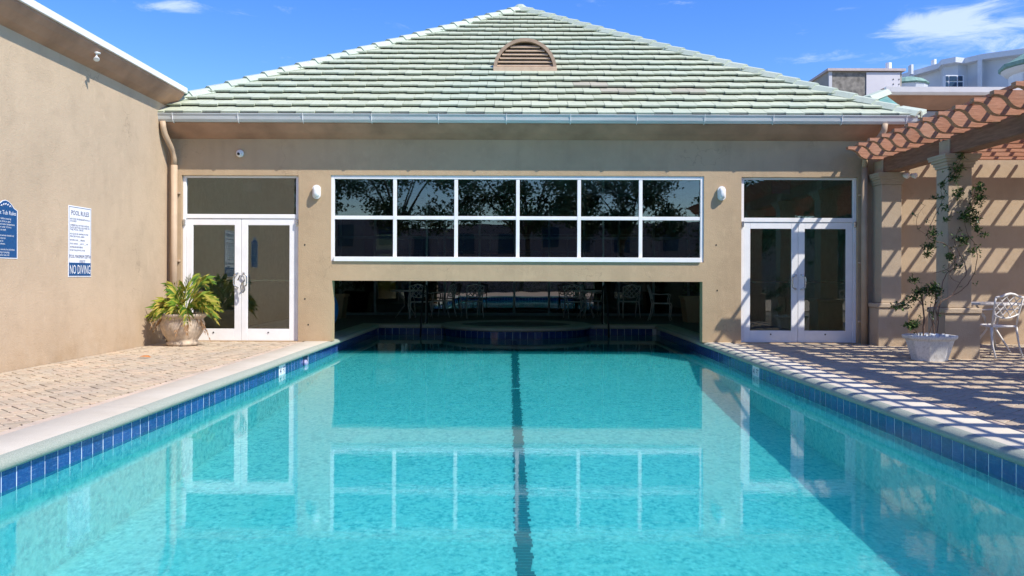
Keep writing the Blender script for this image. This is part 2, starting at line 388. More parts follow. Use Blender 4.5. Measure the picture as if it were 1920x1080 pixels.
def clip(poly, a, b, c):
    """keep the part of a 2-D polygon where a*x+b*y<=c"""
    out = []
    for i in range(len(poly)):
        p, q = poly[i], poly[(i + 1) % len(poly)]
        dp = a * p[0] + b * p[1] - c; dq = a * q[0] + b * q[1] - c
        if dp <= 0: out.append(p)
        if dp * dq < 0:
            t = dp / (dp - dq); out.append((p[0] + t * (q[0] - p[0]), p[1] + t * (q[1] - p[1])))
    return out
def area(poly):
    return abs(sum(poly[i][0] * poly[(i + 1) % len(poly)][1] - poly[(i + 1) % len(poly)][0] * poly[i][1] for i in range(len(poly)))) / 2
def text_mesh(txt, size, mat, fn, w=None, ext=.001, name='lettering', parent=None, align='CENTER'):
    """flat print: fn(x, y, depth) -> world point; w stretches to that width"""
    cu = bpy.data.curves.new('t', 'FONT'); cu.body = txt; cu.size = size; cu.align_x = align; cu.extrude = 0; cu.resolution_u = 2
    to = bpy.data.objects.new('t', cu); C.objects.link(to)
    dg = bpy.context.evaluated_depsgraph_get(); me = bpy.data.meshes.new_from_object(to.evaluated_get(dg))
    xs = [v.co.x for v in me.vertices] or [0, 1]
    k = (w / max(1e-6, max(xs) - min(xs))) if w else 1
    mb = MB(); mb.v = [tuple(fn(v.co.x * k, v.co.y, ext)) for v in me.vertices]; mb.f = [tuple(p.vertices) for p in me.polygons]
    bpy.data.objects.remove(to); bpy.data.curves.remove(cu)
    return mb
def wall_grid(xs, zs, holes, y0, y1):
    """wall in XZ with openings (x0,x1,z0,z1), front y0, back y1, reveals included"""
    mb = MB()
    xs = sorted(set(xs + [h[0] for h in holes] + [h[1] for h in holes])); zs = sorted(set(zs + [h[2] for h in holes] + [h[3] for h in holes]))
    def solid(i, j):
        if i < 0 or j < 0 or i >= len(xs) - 1 or j >= len(zs) - 1: return False
        cx, cz = (xs[i] + xs[i + 1]) / 2, (zs[j] + zs[j + 1]) / 2
        return not any(h[0] < cx < h[1] and h[2] < cz < h[3] for h in holes)
    for i in range(len(xs) - 1):
        for j in range(len(zs) - 1):
            if not solid(i, j): continue
            a, b, c, d = xs[i], xs[i + 1], zs[j], zs[j + 1]
            mb.quad((a, y0, c), (b, y0, c), (b, y0, d), (a, y0, d)); mb.quad((a, y1, d), (b, y1, d), (b, y1, c), (a, y1, c))
            if not solid(i - 1, j): mb.quad((a, y0, c), (a, y0, d), (a, y1, d), (a, y1, c))
            if not solid(i + 1, j): mb.quad((b, y0, d), (b, y0, c), (b, y1, c), (b, y1, d))
            if not solid(i, j - 1): mb.quad((a, y0, c), (a, y1, c), (b, y1, c), (b, y0, c))
            if not solid(i, j + 1): mb.quad((a, y0, d), (b, y0, d), (b, y1, d), (a, y1, d))
    return mb

def pt_(px, py, Y): return ((px - 965) * Y / 1600, Y, EYE + (518 - (py - .0036 * (px - 960))) * Y / 1600)
YW = 13.9            # front face of the pool house
XL, XR = -3.01, 3.13 # tile faces of the pool
WZ = -.20            # water level
YB = 18.8            # far pool wall
YN = 1.0             # near pool wall (below the camera)
def floor_z(y):
    if y > 12.4: t = min(1, (y - 12.4) / 2.3); d = .356 + (.03 - .356) * (t * .75 + .25 * t * t * (3 - 2 * t))
    else: d = .356 + .043 * (12.4 - y)
    return WZ - d

# ------------------------------------------------------------------ ground
MB().quad((-400, -400, -1.6), (400, -400, -1.6), (400, 600, -1.6), (-400, 600, -1.6)).build('ground', plain('dry_ground', (.20, .18, .14), .95, vary=.3, scale=.2), kind='structure')
# bedding slab round the pool (ring of boxes, top 3 cm under the brick tops)
g = MB()
g.box(-14, XL - .1, -14, YW + .1, -1.5, -.030); g.box(XR + .1, 18, -14, YW + .1, -1.5, -.030); g.box(XL - .1, XR + .1, -14, YN - .1, -1.5, -.030)
g.build('paving_bed', m_sand, kind='structure')
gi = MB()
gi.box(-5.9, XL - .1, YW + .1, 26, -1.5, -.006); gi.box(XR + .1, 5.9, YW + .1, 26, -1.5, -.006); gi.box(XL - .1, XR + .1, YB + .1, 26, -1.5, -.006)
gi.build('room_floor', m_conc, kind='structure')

# ------------------------------------------------------------------ paving bricks, 45 degree herringbone
BW, BL = .10, .20
def herring(x0, x1, y0, y1, ox, oy):
    out = []; c45, s45 = cos(pi / 4), sin(pi / 4)
    n = int((x1 - x0 + y1 - y0) / BW) + 8
    for i in range(-n, n):
        for j in range(-n, n):
            # classic herringbone: L-shaped pairs stepping on a lattice
            for o in (0, 1):
                bx = (i * 1 + j * 2) * BW; by = (-i * 1 + j * 2) * BW if False else (i * 1 - j * 2) * BW
                a, b = (i + 2 * j) * BW, (i - 2 * j) * BW
                if o == 0: r = (a, b, a + BL, b + BW)
                else: r = (a, b + BW, a + BW, b + BW + BL)
                cx, cy = (r[0] + r[2]) / 2, (r[1] + r[3]) / 2
                X, Y = ox + c45 * cx - s45 * cy, oy + s45 * cx + c45 * cy
                if x0 - .15 < X < x1 + .15 and y0 - .15 < Y < y1 + .15: out.append((X, Y, o))
    return out
GAP = .0045
def paver_poly(X, Y, o):
    a = pi / 4 + (pi / 2 if o else 0); ux, uy = cos(a), sin(a)
    h, w = BL / 2 - GAP, BW / 2 - GAP
    return [(X + ux * p - uy * q, Y + uy * p + ux * q) for p, q in ((-h, -w), (h, -w), (h, w), (-h, w))]
def brick_into(mb, poly, dz):
    """chamfered paver: rim 3 mm lower than the top, sides down 3 cm"""
    k = len(mb.v); n = len(poly); cx = sum(p[0] for p in poly) / n; cy = sum(p[1] for p in poly) / n
    def inn(p, d):
        L = max(1e-5, sqrt((p[0] - cx) ** 2 + (p[1] - cy) ** 2)); f = max(0, 1 - d * 1.5 / L); return (cx + (p[0] - cx) * f, cy + (p[1] - cy) * f)
    for p in poly: mb.v.append((p[0], p[1], -.030))
    for p in poly: mb.v.append((p[0], p[1], dz - .004))
    for p in poly: q = inn(p, .005); mb.v.append((q[0], q[1], dz))
    for i in range(n):
        j = (i + 1) % n
        mb.f.append((k + i, k + j, k + n + j, k + n + i)); mb.f.append((k + n + i, k + n + j, k + 2 * n + j, k + 2 * n + i))
    mb.f.append(tuple(range(k + 2 * n, k + 3 * n)))
def lay(name, x0, x1, y0, y1, border, ox, oy, score, xview):
    base = MB().box(x0, x1, y0, y1, -.034, -.026).build(name, m_sand, kind='structure')
    full = {}
    for o in (0, 1):
        mb = MB(); brick_into(mb, paver_poly(0, 0, o), 0); full[o] = mb.mesh('brick', m_brick)
    items = []
    for X, Y, o in herring(x0, x1, y0, y1, ox, oy):
        if not xview(X, Y): continue
        p = paver_poly(X, Y, o); c = p
        for q in ((-1, 0, -x0), (1, 0, x1), (0, -1, -y0), (0, 1, y1)):
            c = clip(c, *q)
            if len(c) < 3: break
        if len(c) < 3 or area(c) < .0012: continue
        items.append((score(X, Y), X, Y, o, c, abs(area(c) - area(p)) < 1e-6))
    items.sort(key=lambda t: t[0]); rest = MB()
    for k, (s_, X, Y, o, c, whole) in enumerate(items):
        dz = U(-.003, .003)
        if k < 270:
            if whole: ob = inst('brick', full[o], (X, Y, dz), base)
            else:
                mb = MB(); brick_into(mb, c, dz); ob = mb.build('brick', m_brick, base)
        else: brick_into(rest, c, dz)
    rest.build('brick', m_brick, base, kind='stuff')
    # soldier course against the coping
    bx0, bx1 = border
    mb = MB(); brick_into(mb, [(-.055 + GAP * .6, -.1 + GAP), (.055 - GAP * .6, -.1 + GAP), (.055 - GAP * .6, .1 - GAP), (-.055 + GAP * .6, .1 - GAP)], 0)
    me = mb.mesh('border_brick', m_border)
    y = y1 - .1
    while y > 4.2:
        inst('border_brick', me, ((bx0 + bx1) / 2, y, U(-.002, .002)), base); y -= .2
    r2 = MB()
    while y > y0:
        brick_into(r2, [(bx0, y - .097), (bx1, y - .097), (bx1, y + .097), (bx0, y + .097)], 0); y -= .2
    if r2.v: r2.build('border_brick', m_border, base, kind='stuff')
    return base
near = lambda X, Y: X * X + Y * Y
lay('left_paved_deck', -5.645, -3.53, -3, YW, (-3.525, -3.415), .03, .02,
    lambda X, Y: near(X, Y) if abs(X) / Y * 1600 < 990 else 1e6 + near(X, Y), lambda X, Y: True)
lay('right_paved_deck', 3.64, 11.6, 2.0, YW, (3.525, 3.635), .05, .07,
    lambda X, Y: near(X, Y) if abs(X) / Y * 1600 < 985 else 1e6 + near(X, Y), lambda X, Y: Y > 5.0 or X < 6)

# ------------------------------------------------------------------ pool shell, tiles, coping
SPA = (0.04, 19.22); SR = 1.66       # tile radius of the spa
def coping_profile(outer, inner, sgn):
    """cross-section (x, z), bullnosed towards the water; sgn = -1 left side, +1 right side"""
    e = inner; s = sgn
    return [(outer, -.06), (outer, .006), (outer - s * .006, .012), (e + s * .080, .012), (e + s * .038, .004), (e + s * .012, -.014), (e, -.032), (e + s * .006, -.052), (e + s * .02, -.066), (e + s * .10, -.066)]
cl, crr = -3.41, 3.52
for nm, outer, inner, sg in (('left_coping', cl, XL + .055, -1), ('right_coping', crr, XR - .055, 1)):
    base = thing('pool_coping', (outer, YN, 0), 'cream cast stone pool edge running along the %s side of the water' % ('left' if sg < 0 else 'right'), 'pool coping', 'cream coping round the pool')
    pr = coping_profile(outer, inner, sg)
    ys = [YN]
    while ys[-1] < YB - .1: ys.append(min(YB + .0, ys[-1] + U(2.9, 3.1)))
    for a, b in zip(ys[:-1], ys[1:]):
        mb = MB(); k = 0; n = len(pr); seg = max(2, int((b - a) / .25)); L = []
        for i in range(seg + 1):
            y = a + (b - a) * i / seg + (.002 if i == 0 else -.002 if i == seg else 0)
            w = .006 * sin(y * 1.7) * sg
            for j, (x, z) in enumerate(pr): mb.v.append((x + (w if 2 < j < 8 else 0), y, z))
        for i in range(seg):
            for j in range(n - 1):
                mb.f.append((i * n + j, i * n + j + 1, (i + 1) * n + j + 1, (i + 1) * n + j))
        o = mb.build('coping_slab', m_coping, base)
        o.data.materials.append(m_nose)
        for p in o.data.polygons:
            jj = p.index % (n - 1)
            p.material_index = 1 if jj > 2 else 0
            p.use_smooth = 1 < jj < 8
# far coping with spa ring
th0 = math.asin((SPA[1] - YB) / SR)
chord = sqrt(SR ** 2 - (SPA[1] - YB) ** 2)
base = thing('pool_coping', (0, YB, 0), 'cream coping along the dim far end of the pool inside the opening', 'pool coping', 'cream coping round the pool')
for a, b in ((XL + .055 - .455, SPA[0] - chord - .03), (SPA[0] + chord + .03, XR + .39)):
    MB().box(a, b, YB - .05, YB + .42, -.066, .012).build('coping_slab', m_coping, base, bevel=.012)
spa = thing('raised_spa', (SPA[0], SPA[1], 0), 'round spa with curved coping bulging into the far end of the pool', 'spa')
ring = MB(); n = 72
prof = [(SR + .015, -.066), (SR + .05, -.05), (SR + .055, -.02), (SR + .03, .004), (SR - .01, .014), (SR - .40, .014), (SR - .42, 0), (SR - .42, -.34)]
for j in range(n):
    t = 2 * pi * j / n
    for r_, z in prof: ring.v.append((SPA[0] + r_ * cos(t), SPA[1] + r_ * sin(t), z + .004))
for j in range(n):
    for i in range(len(prof) - 1):
        a = j * len(prof) + i; b = ((j + 1) % n) * len(prof) + i; ring.f.append((a, b, b + 1, a + 1))
ring.build('spa_coping', m_coping, spa, smooth=False)
dk = MB(); dk.lathe([(SR - .425, -.30), (SR - .425, -.298)], SPA[0], SPA[1], 48).build('spa_floor', m_glaze, spa)
# shell: grout-backed waterline, plaster walls and sloping floor
walls = MB()
bk = MB()
bk.quad((XL + .003, YN, -.07), (XL + .003, YB + .01, -.07), (XL + .003, YB + .01, -.226), (XL + .003, YN, -.226))
bk.quad((XR - .003, YN, -.07), (XR - .003, YB + .01, -.07), (XR - .003, YB + .01, -.226), (XR - .003, YN, -.226))
bk.quad((XL, YB - .003, -.07), (XR, YB - .003, -.07), (XR, YB - .003, -.226), (XL, YB - .003, -.226))
bk.quad((XL, YN - .012, -.07), (XR, YN - .012, -.07), (XR, YN - .012, -1.3), (XL, YN - .012, -1.3))
for j in range(40):
    t0, t1 = pi + th0 * 0 + j * pi / 40, pi + (j + 1) * pi / 40
    r_ = SR + .003
    bk.quad((SPA[0] + r_ * cos(t0), SPA[1] + r_ * sin(t0), -.07), (SPA[0] + r_ * cos(t1), SPA[1] + r_ * sin(t1), -.07), (SPA[0] + r_ * cos(t1), SPA[1] + r_ * sin(t1), -.24), (SPA[0] + r_ * cos(t0), SPA[1] + r_ * sin(t0), -.24))
basin = bk.build('pool_basin', m_grout, kind='structure')
pw = MB()
TZ0, TZ1 = -.222, -.068
pw.box(XL - .2, XL + .002, YN, YB, -1.3, TZ0 - .003); pw.box(XR - .002, XR + .2, YN, YB, -1.3, TZ0 - .003); pw.box(XL - .2, XR + .2, YB - .002, YB + .2, -1.3, TZ0 - .003); pw.box(XL - .2, XR + .2, YN - .2, YN + .002, -1.3, TZ0 - .003)
ws_ = MB(); arc = [(SPA[0] + (SR + .003) * cos(pi + j * pi / 40), SPA[1] + (SR + .003) * sin(pi + j * pi / 40)) for j in range(41)]
ws_.prism(arc, lambda u, v, t: (u, v, t), -1.2, TZ0 - .003); ws_.build('spa_plinth', m_plaster, basin)
pw.build('plaster_wall', m_plaster, basin)
fl = MB(); ny = 60
for i in range(ny):
    a = YN + (YB - YN) * i / ny; b = YN + (YB - YN) * (i + 1) / ny
    fl.quad((XL, a, floor_z(a)), (XR, a, floor_z(a)), (XR, b, floor_z(b)), (XL, b, floor_z(b)))
k_ = [(XL, YN), (XR, YN), (XR, YB), (XL, YB)]
fl.quad(*[(x, y, -2.3) for x, y in k_[::-1]])
fl.quad((XL, YN, -2.3), (XR, YN, -2.3), (XR, YN, floor_z(YN)), (XL, YN, floor_z(YN))); fl.quad((XR, YB, -2.3), (XL, YB, -2.3), (XL, YB, floor_z(YB)), (XR, YB, floor_z(YB)))
for i in range(ny):
    a = YN + (YB - YN) * i / ny; b = YN + (YB - YN) * (i + 1) / ny
    fl.quad((XL, a, -2.3), (XL, a, floor_z(a)), (XL, b, floor_z(b)), (XL, b, -2.3)); fl.quad((XR, b, -2.3), (XR, b, floor_z(b)), (XR, a, floor_z(a)), (XR, a, -2.3))
fo = fl.build('pool_floor', m_plaster, basin)
bm = bmesh.new(); bm.from_mesh(fo.data); bmesh.ops.remove_doubles(bm, verts=bm.verts[:], dist=1e-4); bmesh.ops.recalc_face_normals(bm, faces=bm.faces[:]); bm.to_mesh(fo.data); bm.free()
# waterline tiles, one by one
TP = .155
tme = MB().box(-.006, .006, -.0725, .0725, 0, TZ1 - TZ0).mesh('waterline_tile', m_glaze, bevel=.002)
tmx = MB().box(-.0725, .0725, -.006, .006, 0, TZ1 - TZ0).mesh('waterline_tile', m_glaze, bevel=.002)
tl = MB().box(-.006, .006, -.0725, .0725, 0, TZ1 - TZ0).mesh('depth_marker_tile', m_signw, bevel=.002)
far_ = MB()
marks = {}
SKIM = 12.25
for side, x in ((-1, XL), (1, XR)):
    k = 0; y = YB - .08
    while y > YN:
        ymark = 10.92 if side < 0 else 11.02
        idx = None
        if abs(y - ymark) < TP / 2 or abs(y - ymark - TP) < TP / 2: idx = 1
        if side < 0 and abs(y - SKIM) < .17: y -= TP; continue
        if idx: ob = inst('depth_marker_tile', tl, (x + U(-.001, .001), y, TZ0), basin); marks.setdefault(side, []).append((x, y, ob))
        elif y > 4.4: inst('waterline_tile', tme, (x + U(-.0012, .0012), y, TZ0), basin, (0, 0, U(-.006, .006)))
        else: far_.box(x - .006, x + .006, y - .0725, y + .0725, TZ0, TZ1)
        y -= TP
x = XL + .085
while x < XR - .05:
    if abs(x - SPA[0]) > chord - .05: inst('waterline_tile', tmx, (x, YB, TZ0), basin)
    x += TP
ns = 28
for j in range(ns + 1):
    t = pi + th0 + (pi - 2 * th0) * (j + .0) / ns if False else pi + .27 + (pi - .54) * j / ns
    inst('waterline_tile', tmx, (SPA[0] + SR * cos(t), SPA[1] + SR * sin(t), TZ0), basin, (0, 0, t + pi / 2))
x = XL + .08
while x < XR: far_.box(x - .0725, x + .0725, YN - .006, YN + .006, TZ0, TZ1); x += TP
far_.build('waterline_tile', m_glaze, basin, kind='stuff')
# 4 FT in black on the white marker tiles
for side, lst in marks.items():
    lst.sort(key=lambda t: -t[1])
    # read facing the wall: on the left wall the viewer's right is +y, on the right wall it is -y
    far, nr = lst[0], lst[-1]
    first, second = (nr, far) if side < 0 else (far, nr)
    for (x, y, ob), s_ in ((first, '4'), (second, 'FT')):
        px = x + (.0085 if side < 0 else -.0085)
        fn = (lambda u, v, d, px=px, y=y, side=side: (px, y + (u if side < 0 else -u), TZ0 + .035 + v))
        text_mesh(s_, .115, m_ink, fn, w=.07 if s_ == '4' else .11).build('numeral' if s_ == '4' else 'lettering', m_ink, ob)
# skimmer mouth on the left wall
sk = thing('skimmer', (XL, SKIM, -.20), 'dark skimmer mouth with round lavender fitting in the left tile band', 'skimmer')
m2 = MB(); m2.box(XL - .10, XL + .0045, SKIM - .17, SKIM + .17, -.215, -.07); m2.build('skimmer_throat', plain('dark_navy_throat', (.012, .03, .09), .5), sk)
m2 = MB(); m2.lathe([(.0, -.05), (.03, -.047), (.045, -.035), (.052, -.01), (.052, 0), (.03, .03), (0.0, .035)], 0, 0, 20)
m2.v = [(XL + .02 + v[0] * .6, SKIM - .03 + v[1], -.16 + v[2]) for v in m2.v]
m2.build('round_fitting', plain('lavender_plastic', (.35, .34, .55), .4), sk, smooth=True)
# lane line of small dark tiles on the floor
lane = MB(); y = 2.0; row = 0
while y < 17.2:
    xc = .0712 - (y - 5.5) * .0068
    wv_ = .007 * sin(y * 21) + .005 * sin(y * 47 + 1)
    x0 = xc - .056 + wv_ + U(-.012, .012); x1 = xc + .056 + wv_ + U(-.012, .012)
    z0, z1 = floor_z(y) + .004, floor_z(y + .05) + .004
    lane.quad((x0, y, z0), (x1, y, z0), (x1, y + .053, z1), (x0, y + .053, z1))
    y += .055
lane.build('lane_tile', m_lane, basin, kind='stuff')
# water
wt = MB().quad((XL, YN, WZ), (XR, YN, WZ), (XR, YB, WZ), (XL, YB, WZ))
wt.build('pool_water', m_water, kind='structure')
MB().lathe([(SR - .425, WZ), (SR - .425, WZ - .001)], SPA[0], SPA[1], 40).build('spa_water', m_water, kind='structure')

# ------------------------------------------------------------------ pool house
house = thing('pool_house', (0, YW, 0), 'tan stucco pool house with green tiled hip roof and long window band', 'pool house')
DL = (-5.43, -3.525, .0125, 2.71); WN = (-3.0, 3.08, 1.315, 2.72); OP = (-2.975, 3.06, .0125, 1.0); DR = (3.69, 5.585, .0125, 2.71)
wall = wall_grid([-5.75, 5.75], [.0125, 3.36], [DL, WN, OP, DR], YW, YW + .2)
wall.box(-5.75, -3.45, YW, YW + .2, -.25, .0120).box(3.56, 5.75, YW, YW + .2, -.25, .0120)
# leave the wall foot above the paving only: trim below -0.02 outside the pool
wall.build('wall', m_wall, house)
cv = MB()   # brown cove under the gutter
pr = [(YW - .002, 3.30), (YW - .16, 3.385), (YW - .33, 3.50), (YW - .33, 3.56), (YW + .3, 3.56), (YW + .3, 3.36), (YW - .002, 3.36)]
cv.prism(pr, lambda u, v, t: (t, u, v), -5.75, 6.3)
cv.build('eave_cove', m_cove, house)
gt = MB()
pr = [(YW - .335, 3.512), (YW - .375, 3.514), (YW - .402, 3.550), (YW - .412, 3.60), (YW - .43, 3.632), (YW - .43, 3.642), (YW - .405, 3.642), (YW - .398, 3.60), (YW - .335, 3.60)]
gt.prism(pr, lambda u, v, t: (t, u, v), -5.655, 6.36)
gut = gt.build('gutter', m_gutter, house)
bx = -5.42
gb = MB()
for q in range(12):
    mb = MB()
    pp = [(bx, YW - .335, 3.50), (bx, YW - .38, 3.508), (bx, YW - .406, 3.545), (bx, YW - .416, 3.60), (bx + .002, YW - .434, 3.644)]
    mb.tube(pp, .0065, 5).build('gutter_strap', m_white, gut); bx += 1.04 + U(-.03, .05)
# wall foot tone and small screws are left to the stucco

def door_pair(x0, x1, z1, zt, holder, kind_txt, hx):
    """double door under a transom: leaves 0..zt-.07, transom above"""
    y = YW + .055
    f = MB(); t = .055
    f.box(x0, x0 + t, y, y + .09, 0, z1); f.box(x1 - t, x1, y, y + .09, 0, z1); f.box(x0 + t, x1 - t, y, y + .09, z1 - .035, z1); f.box(x0 + t, x1 - t, y, y + .09, zt - .07, zt)
    fr = f.build('door_frame', m_white, holder, bevel=.004)
    MB().box(x0 + t + .001, x1 - t - .001, y + .04, y + .046, zt + .001, z1 - .036).build('transom_pane', m_glass, fr)
    mid = (x0 + x1) / 2
    for sx, (a, b) in enumerate(((x0 + t + .004, mid - .003), (mid + .003, x1 - t - .004))):
        d = MB(); st = .105; zl = .205; zh = zt - .07 - .004; yd = y + .012
        d.box(a, a + st, yd, yd + .045, .012, zh); d.box(b - st, b, yd, yd + .045, .012, zh)
        d.box(a + st, b - st, yd, yd + .045, .012, zl); d.box(a + st, b - st, yd, yd + .045, zh - .105, zh)
        leaf = d.build('door', m_white, holder, bevel=.004)
        MB().box(a + st + .001, b - st - .001, yd + .018, yd + .024, zl + .001, zh - .106).build('pane', m_glass, leaf)
        # push bar behind the glass
        MB().box(a + st, b - st, yd + .05, yd + .075, 1.0 - .012, 1.0 + .012).build('push_bar', m_steel, leaf)
        hxx = (b - .045) if sx == 0 else (a + .045); s = -1 if sx == 0 else 1
        h = MB(); h.tube([(hxx + .0 * s, yd, 1.12), (hxx, yd - .045, 1.12), (hxx + s * .0, yd - .055, 1.115), (hxx - s * -.055, yd - .058, 1.08), (hxx + s * .06, yd - .058, 1.03), (hxx + s * .06, yd - .058, .96), (hxx + s * .055, yd - .058, .92), (hxx, yd - .055, .885), (hxx, yd - .045, .88), (hxx, yd, .88)], .011, 8)
        h.build('handle', m_steel, leaf, smooth=True)
        lk = MB(); lk.lathe([(.0, 0), (.012, 0), (.012, .01), (0, .011)], 0, 0, 10); lk.v = [((a + b) / 2 + v[0], yd - v[2], .145 + v[1]) for v in lk.v]; lk.build('bolt', m_black, leaf)
    cl_ = MB(); cl_.box(x0 + .03, x0 + .085, y - .03, y, zt - .13, zt - .05).box(x1 - .085, x1 - .03, y - .03, y, zt - .13, zt - .05)
    return fr
fr1 = door_pair(-5.43, -3.525, 2.71, 2.08, house, 'left', 0)
fr2 = door_pair(3.69, 5.585, 2.71, 2.05, house, 'right', 0)
# frame to wall cover strips
for (x0, x1, z1) in ((-5.43, -3.525, 2.71), (3.69, 5.585, 2.71)):
    pass
for x in (-5.40, -3.555, 3.72, 5.555):
    mb = MB(); mb.box(x - .02, x + .02, YW + .015, YW + .054, 1.90, 1.99); mb.build('hinge', m_steel, house, bevel=.004)

# window band: frame, mullions, 12 panes
y = YW + .02
wf = MB(); x0, x1, z0, z1 = WN; t = .055
wf.box(x0, x0 + t, y, y + .10, z0, z1); wf.box(x1 - t, x1, y, y + .10, z0, z1)
wf.box(x0 + t, x1 - t, y, y + .10, z1 - .06, z1); wf.box(x0 + t, x1 - t, y - .05, y + .10, z0, z0 + .075)
xm = [-1.96, -.961, .047, 1.048, 2.052]; zm = 2.03
win = wf.build('window_frame', m_white, house, bevel=.004)
for xx in xm: MB().box(xx - .029, xx + .029, y + .005, y + .08, z0 + .076, z1 - .061).build('mullion', m_white, win, bevel=.003)
cells = [x0 + t] + xm + [x1 - t]
for a, b in zip(cells[:-1], cells[1:]):
    a2 = a + (.030 if a in xm else .001); b2 = b - (.030 if b in xm else .001)
    MB().box(a2, b2, y + .008, y + .078, zm - .029, zm + .029).build('transom_bar', m_white, win, bevel=.003)
    for (p, q) in ((z0 + .077, zm - .030), (zm + .030, z1 - .062)):
        o = MB().box(a2, b2, y + .040, y + .046, p, q).build('pane', m_glass, win)
        o.rotation_euler = (radians(U(-.25, .25)), 0, radians(U(-.25, .25)))

# roof
EZ, EY, HX, AX = 3.69, YW - .355, 6.27, 0.11
AZ = 7.33; AYv = EY + HX
RC = Vector((AX, AYv, AZ))
slope = sqrt(HX ** 2 + (AZ - EZ) ** 2)
tanp = (AZ - EZ) / HX
def face_map(k):
    """k: 0 front, 1 right, 2 back, 3 left -> function (u along eave, v up slope, n off the slope)"""
    a = [0, pi / 2, pi, -pi / 2][k]
    ca, sa = cos(a), sin(a)
    cp, sp = HX / slope, (AZ - EZ) / slope
    def f(u, v, n):
        x, y, z = u, -HX + v * cp - n * sp, v * sp + n * cp
        return (AX + ca * x - sa * y, AYv + sa * x + ca * y, EZ - .06 + z)
    return f
roof = MB()
for k in range(4):
    f = face_map(k); a, b, c_ = f(-HX, 0, 0), f(HX, 0, 0), f(0, slope, 0)
    n0 = len(roof.v); roof.v += [a, b, c_]; roof.f.append((n0, n0 + 1, n0 + 2))
rf = roof.build('roof', m_under, house)
ROWS = 21; EXP = slope / ROWS; TW = .298
def tile_into(mb, poly, v0, f, thick=.027):
    """poly in (u, v); the butt stands proud, the head tucks under the next course"""
    k = len(mb.v); n = len(poly)
    for (u, v) in poly: mb.v.append(f(u, v, .066 - .052 * min(1.2, (v - v0) / EXP)))
    for (u, v) in poly: mb.v.append(f(u, v, .066 - thick - .052 * min(1.2, (v - v0) / EXP)))
    mb.f.append(tuple(range(k, k + n))); mb.f.append(tuple(range(k + n, k + 2 * n))[::-1])
    for i in range(n):
        j = (i + 1) % n; mb.f.append((k + i, k + n + i, k + n + j, k + j))
vent_c, vent_r, vent_z = .175, .58, 4.845
count = 0
restf = MB()
brown = {(4, 3), (4, 4), (3, 4), (3, 5), (3, 8), (3, 9), (14, -3)}
for k in range(4):
    f = face_map(k)
    for r_ in range(ROWS):
        v0 = r_ * EXP
        off = (r_ % 2) * TW * .5
        nn_ = int(HX / TW) + 2
        for i in range(-nn_, nn_ + 1):
            u0 = i * TW + off
            drop = .044 if (i + r_ // 2) % 2 == 0 else 0
            drop += U(-.003, .003)
            poly = [(u0 + .003, v0 - drop), (u0 + TW - .003, v0 - drop), (u0 + TW - .003, v0 + EXP * 1.10), (u0 + .003, v0 + EXP * 1.10)]
            # keep inside the triangle: |u| <= HX*(1 - v/slope)
            poly = clip(poly, 1, HX / slope, HX); 
            if len(poly) >= 3: poly = clip(poly, -1, HX / slope, HX)
            if len(poly) < 3 or area(poly) < .004: continue
            if k == 0:
                cu_, cv_ = u0 + TW / 2, v0 + EXP * .5
                px, py, pz = f(cu_, cv_, 0)
                if abs(px - vent_c) < vent_r - .16 and pz > vent_z - .02 and (pz - vent_z) < sqrt(max(0, vent_r ** 2 - (px - vent_c) ** 2)) - .10: continue
                if count < 299:
                    mb = MB(); tile_into(mb, poly, v0, f); mb.build('roof_tile', m_tile_b if (r_, i) in brown else m_tile, rf); count += 1
                else: tile_into(restf, poly, v0, f)
            else: tile_into(restf, poly, v0, f)
restf.build('roof_tile', m_tile, rf, kind='stuff')
# eave starter strip (dark gap under the first course)
f = face_map(0)
# hip caps
def hip_caps(cx_sign, mb_parent, ncap=26, fr=(0, 1)):
    A = Vector((AX + cx_sign * HX, EY, EZ - .06)); B = RC.copy(); B.z -= .06
    d = (B - A).normalized(); side = d.cross(Vector((0, 0, 1))).normalized(); up = side.cross(d).normalized()
    L = (B - A).length; st = L / ncap
    for i in range(ncap):
        p = A + d * (i * st - .02); q = A + d * ((i + 1) * st + .03)
        mb = MB(); w = .135; h0, h1 = .115, .080
        for pt, h in ((p, h0), (q, h1)):
            for s_, hh in ((-1.15, h - .11), (-.62, h - .022), (0, h), (.62, h - .022), (1.15, h - .11)):
                mb.v.append(tuple(pt + side * s_ * w + up * hh))
            for s_, hh in ((1.0, h - .13), (0, h - .022), (-1.0, h - .13)):
                mb.v.append(tuple(pt + side * s_ * w + up * hh))
        n = 8
        for j in range(n): mb.f.append((j, (j + 1) % n, n + (j + 1) % n, n + j))
        mb.f.append(tuple(range(n))[::-1]); mb.f.append(tuple(range(n, 2 * n)))
        mb.build('hip_cap', m_cap, mb_parent)
hip_caps(-1, rf); hip_caps(1, rf)
pk = MB(); pk.lathe([(.20, RC.z - .10), (.17, RC.z - .02), (.09, RC.z + .045), (.01, RC.z + .06)], RC.x, RC.y, 10).build('peak_cap', m_cap, rf)
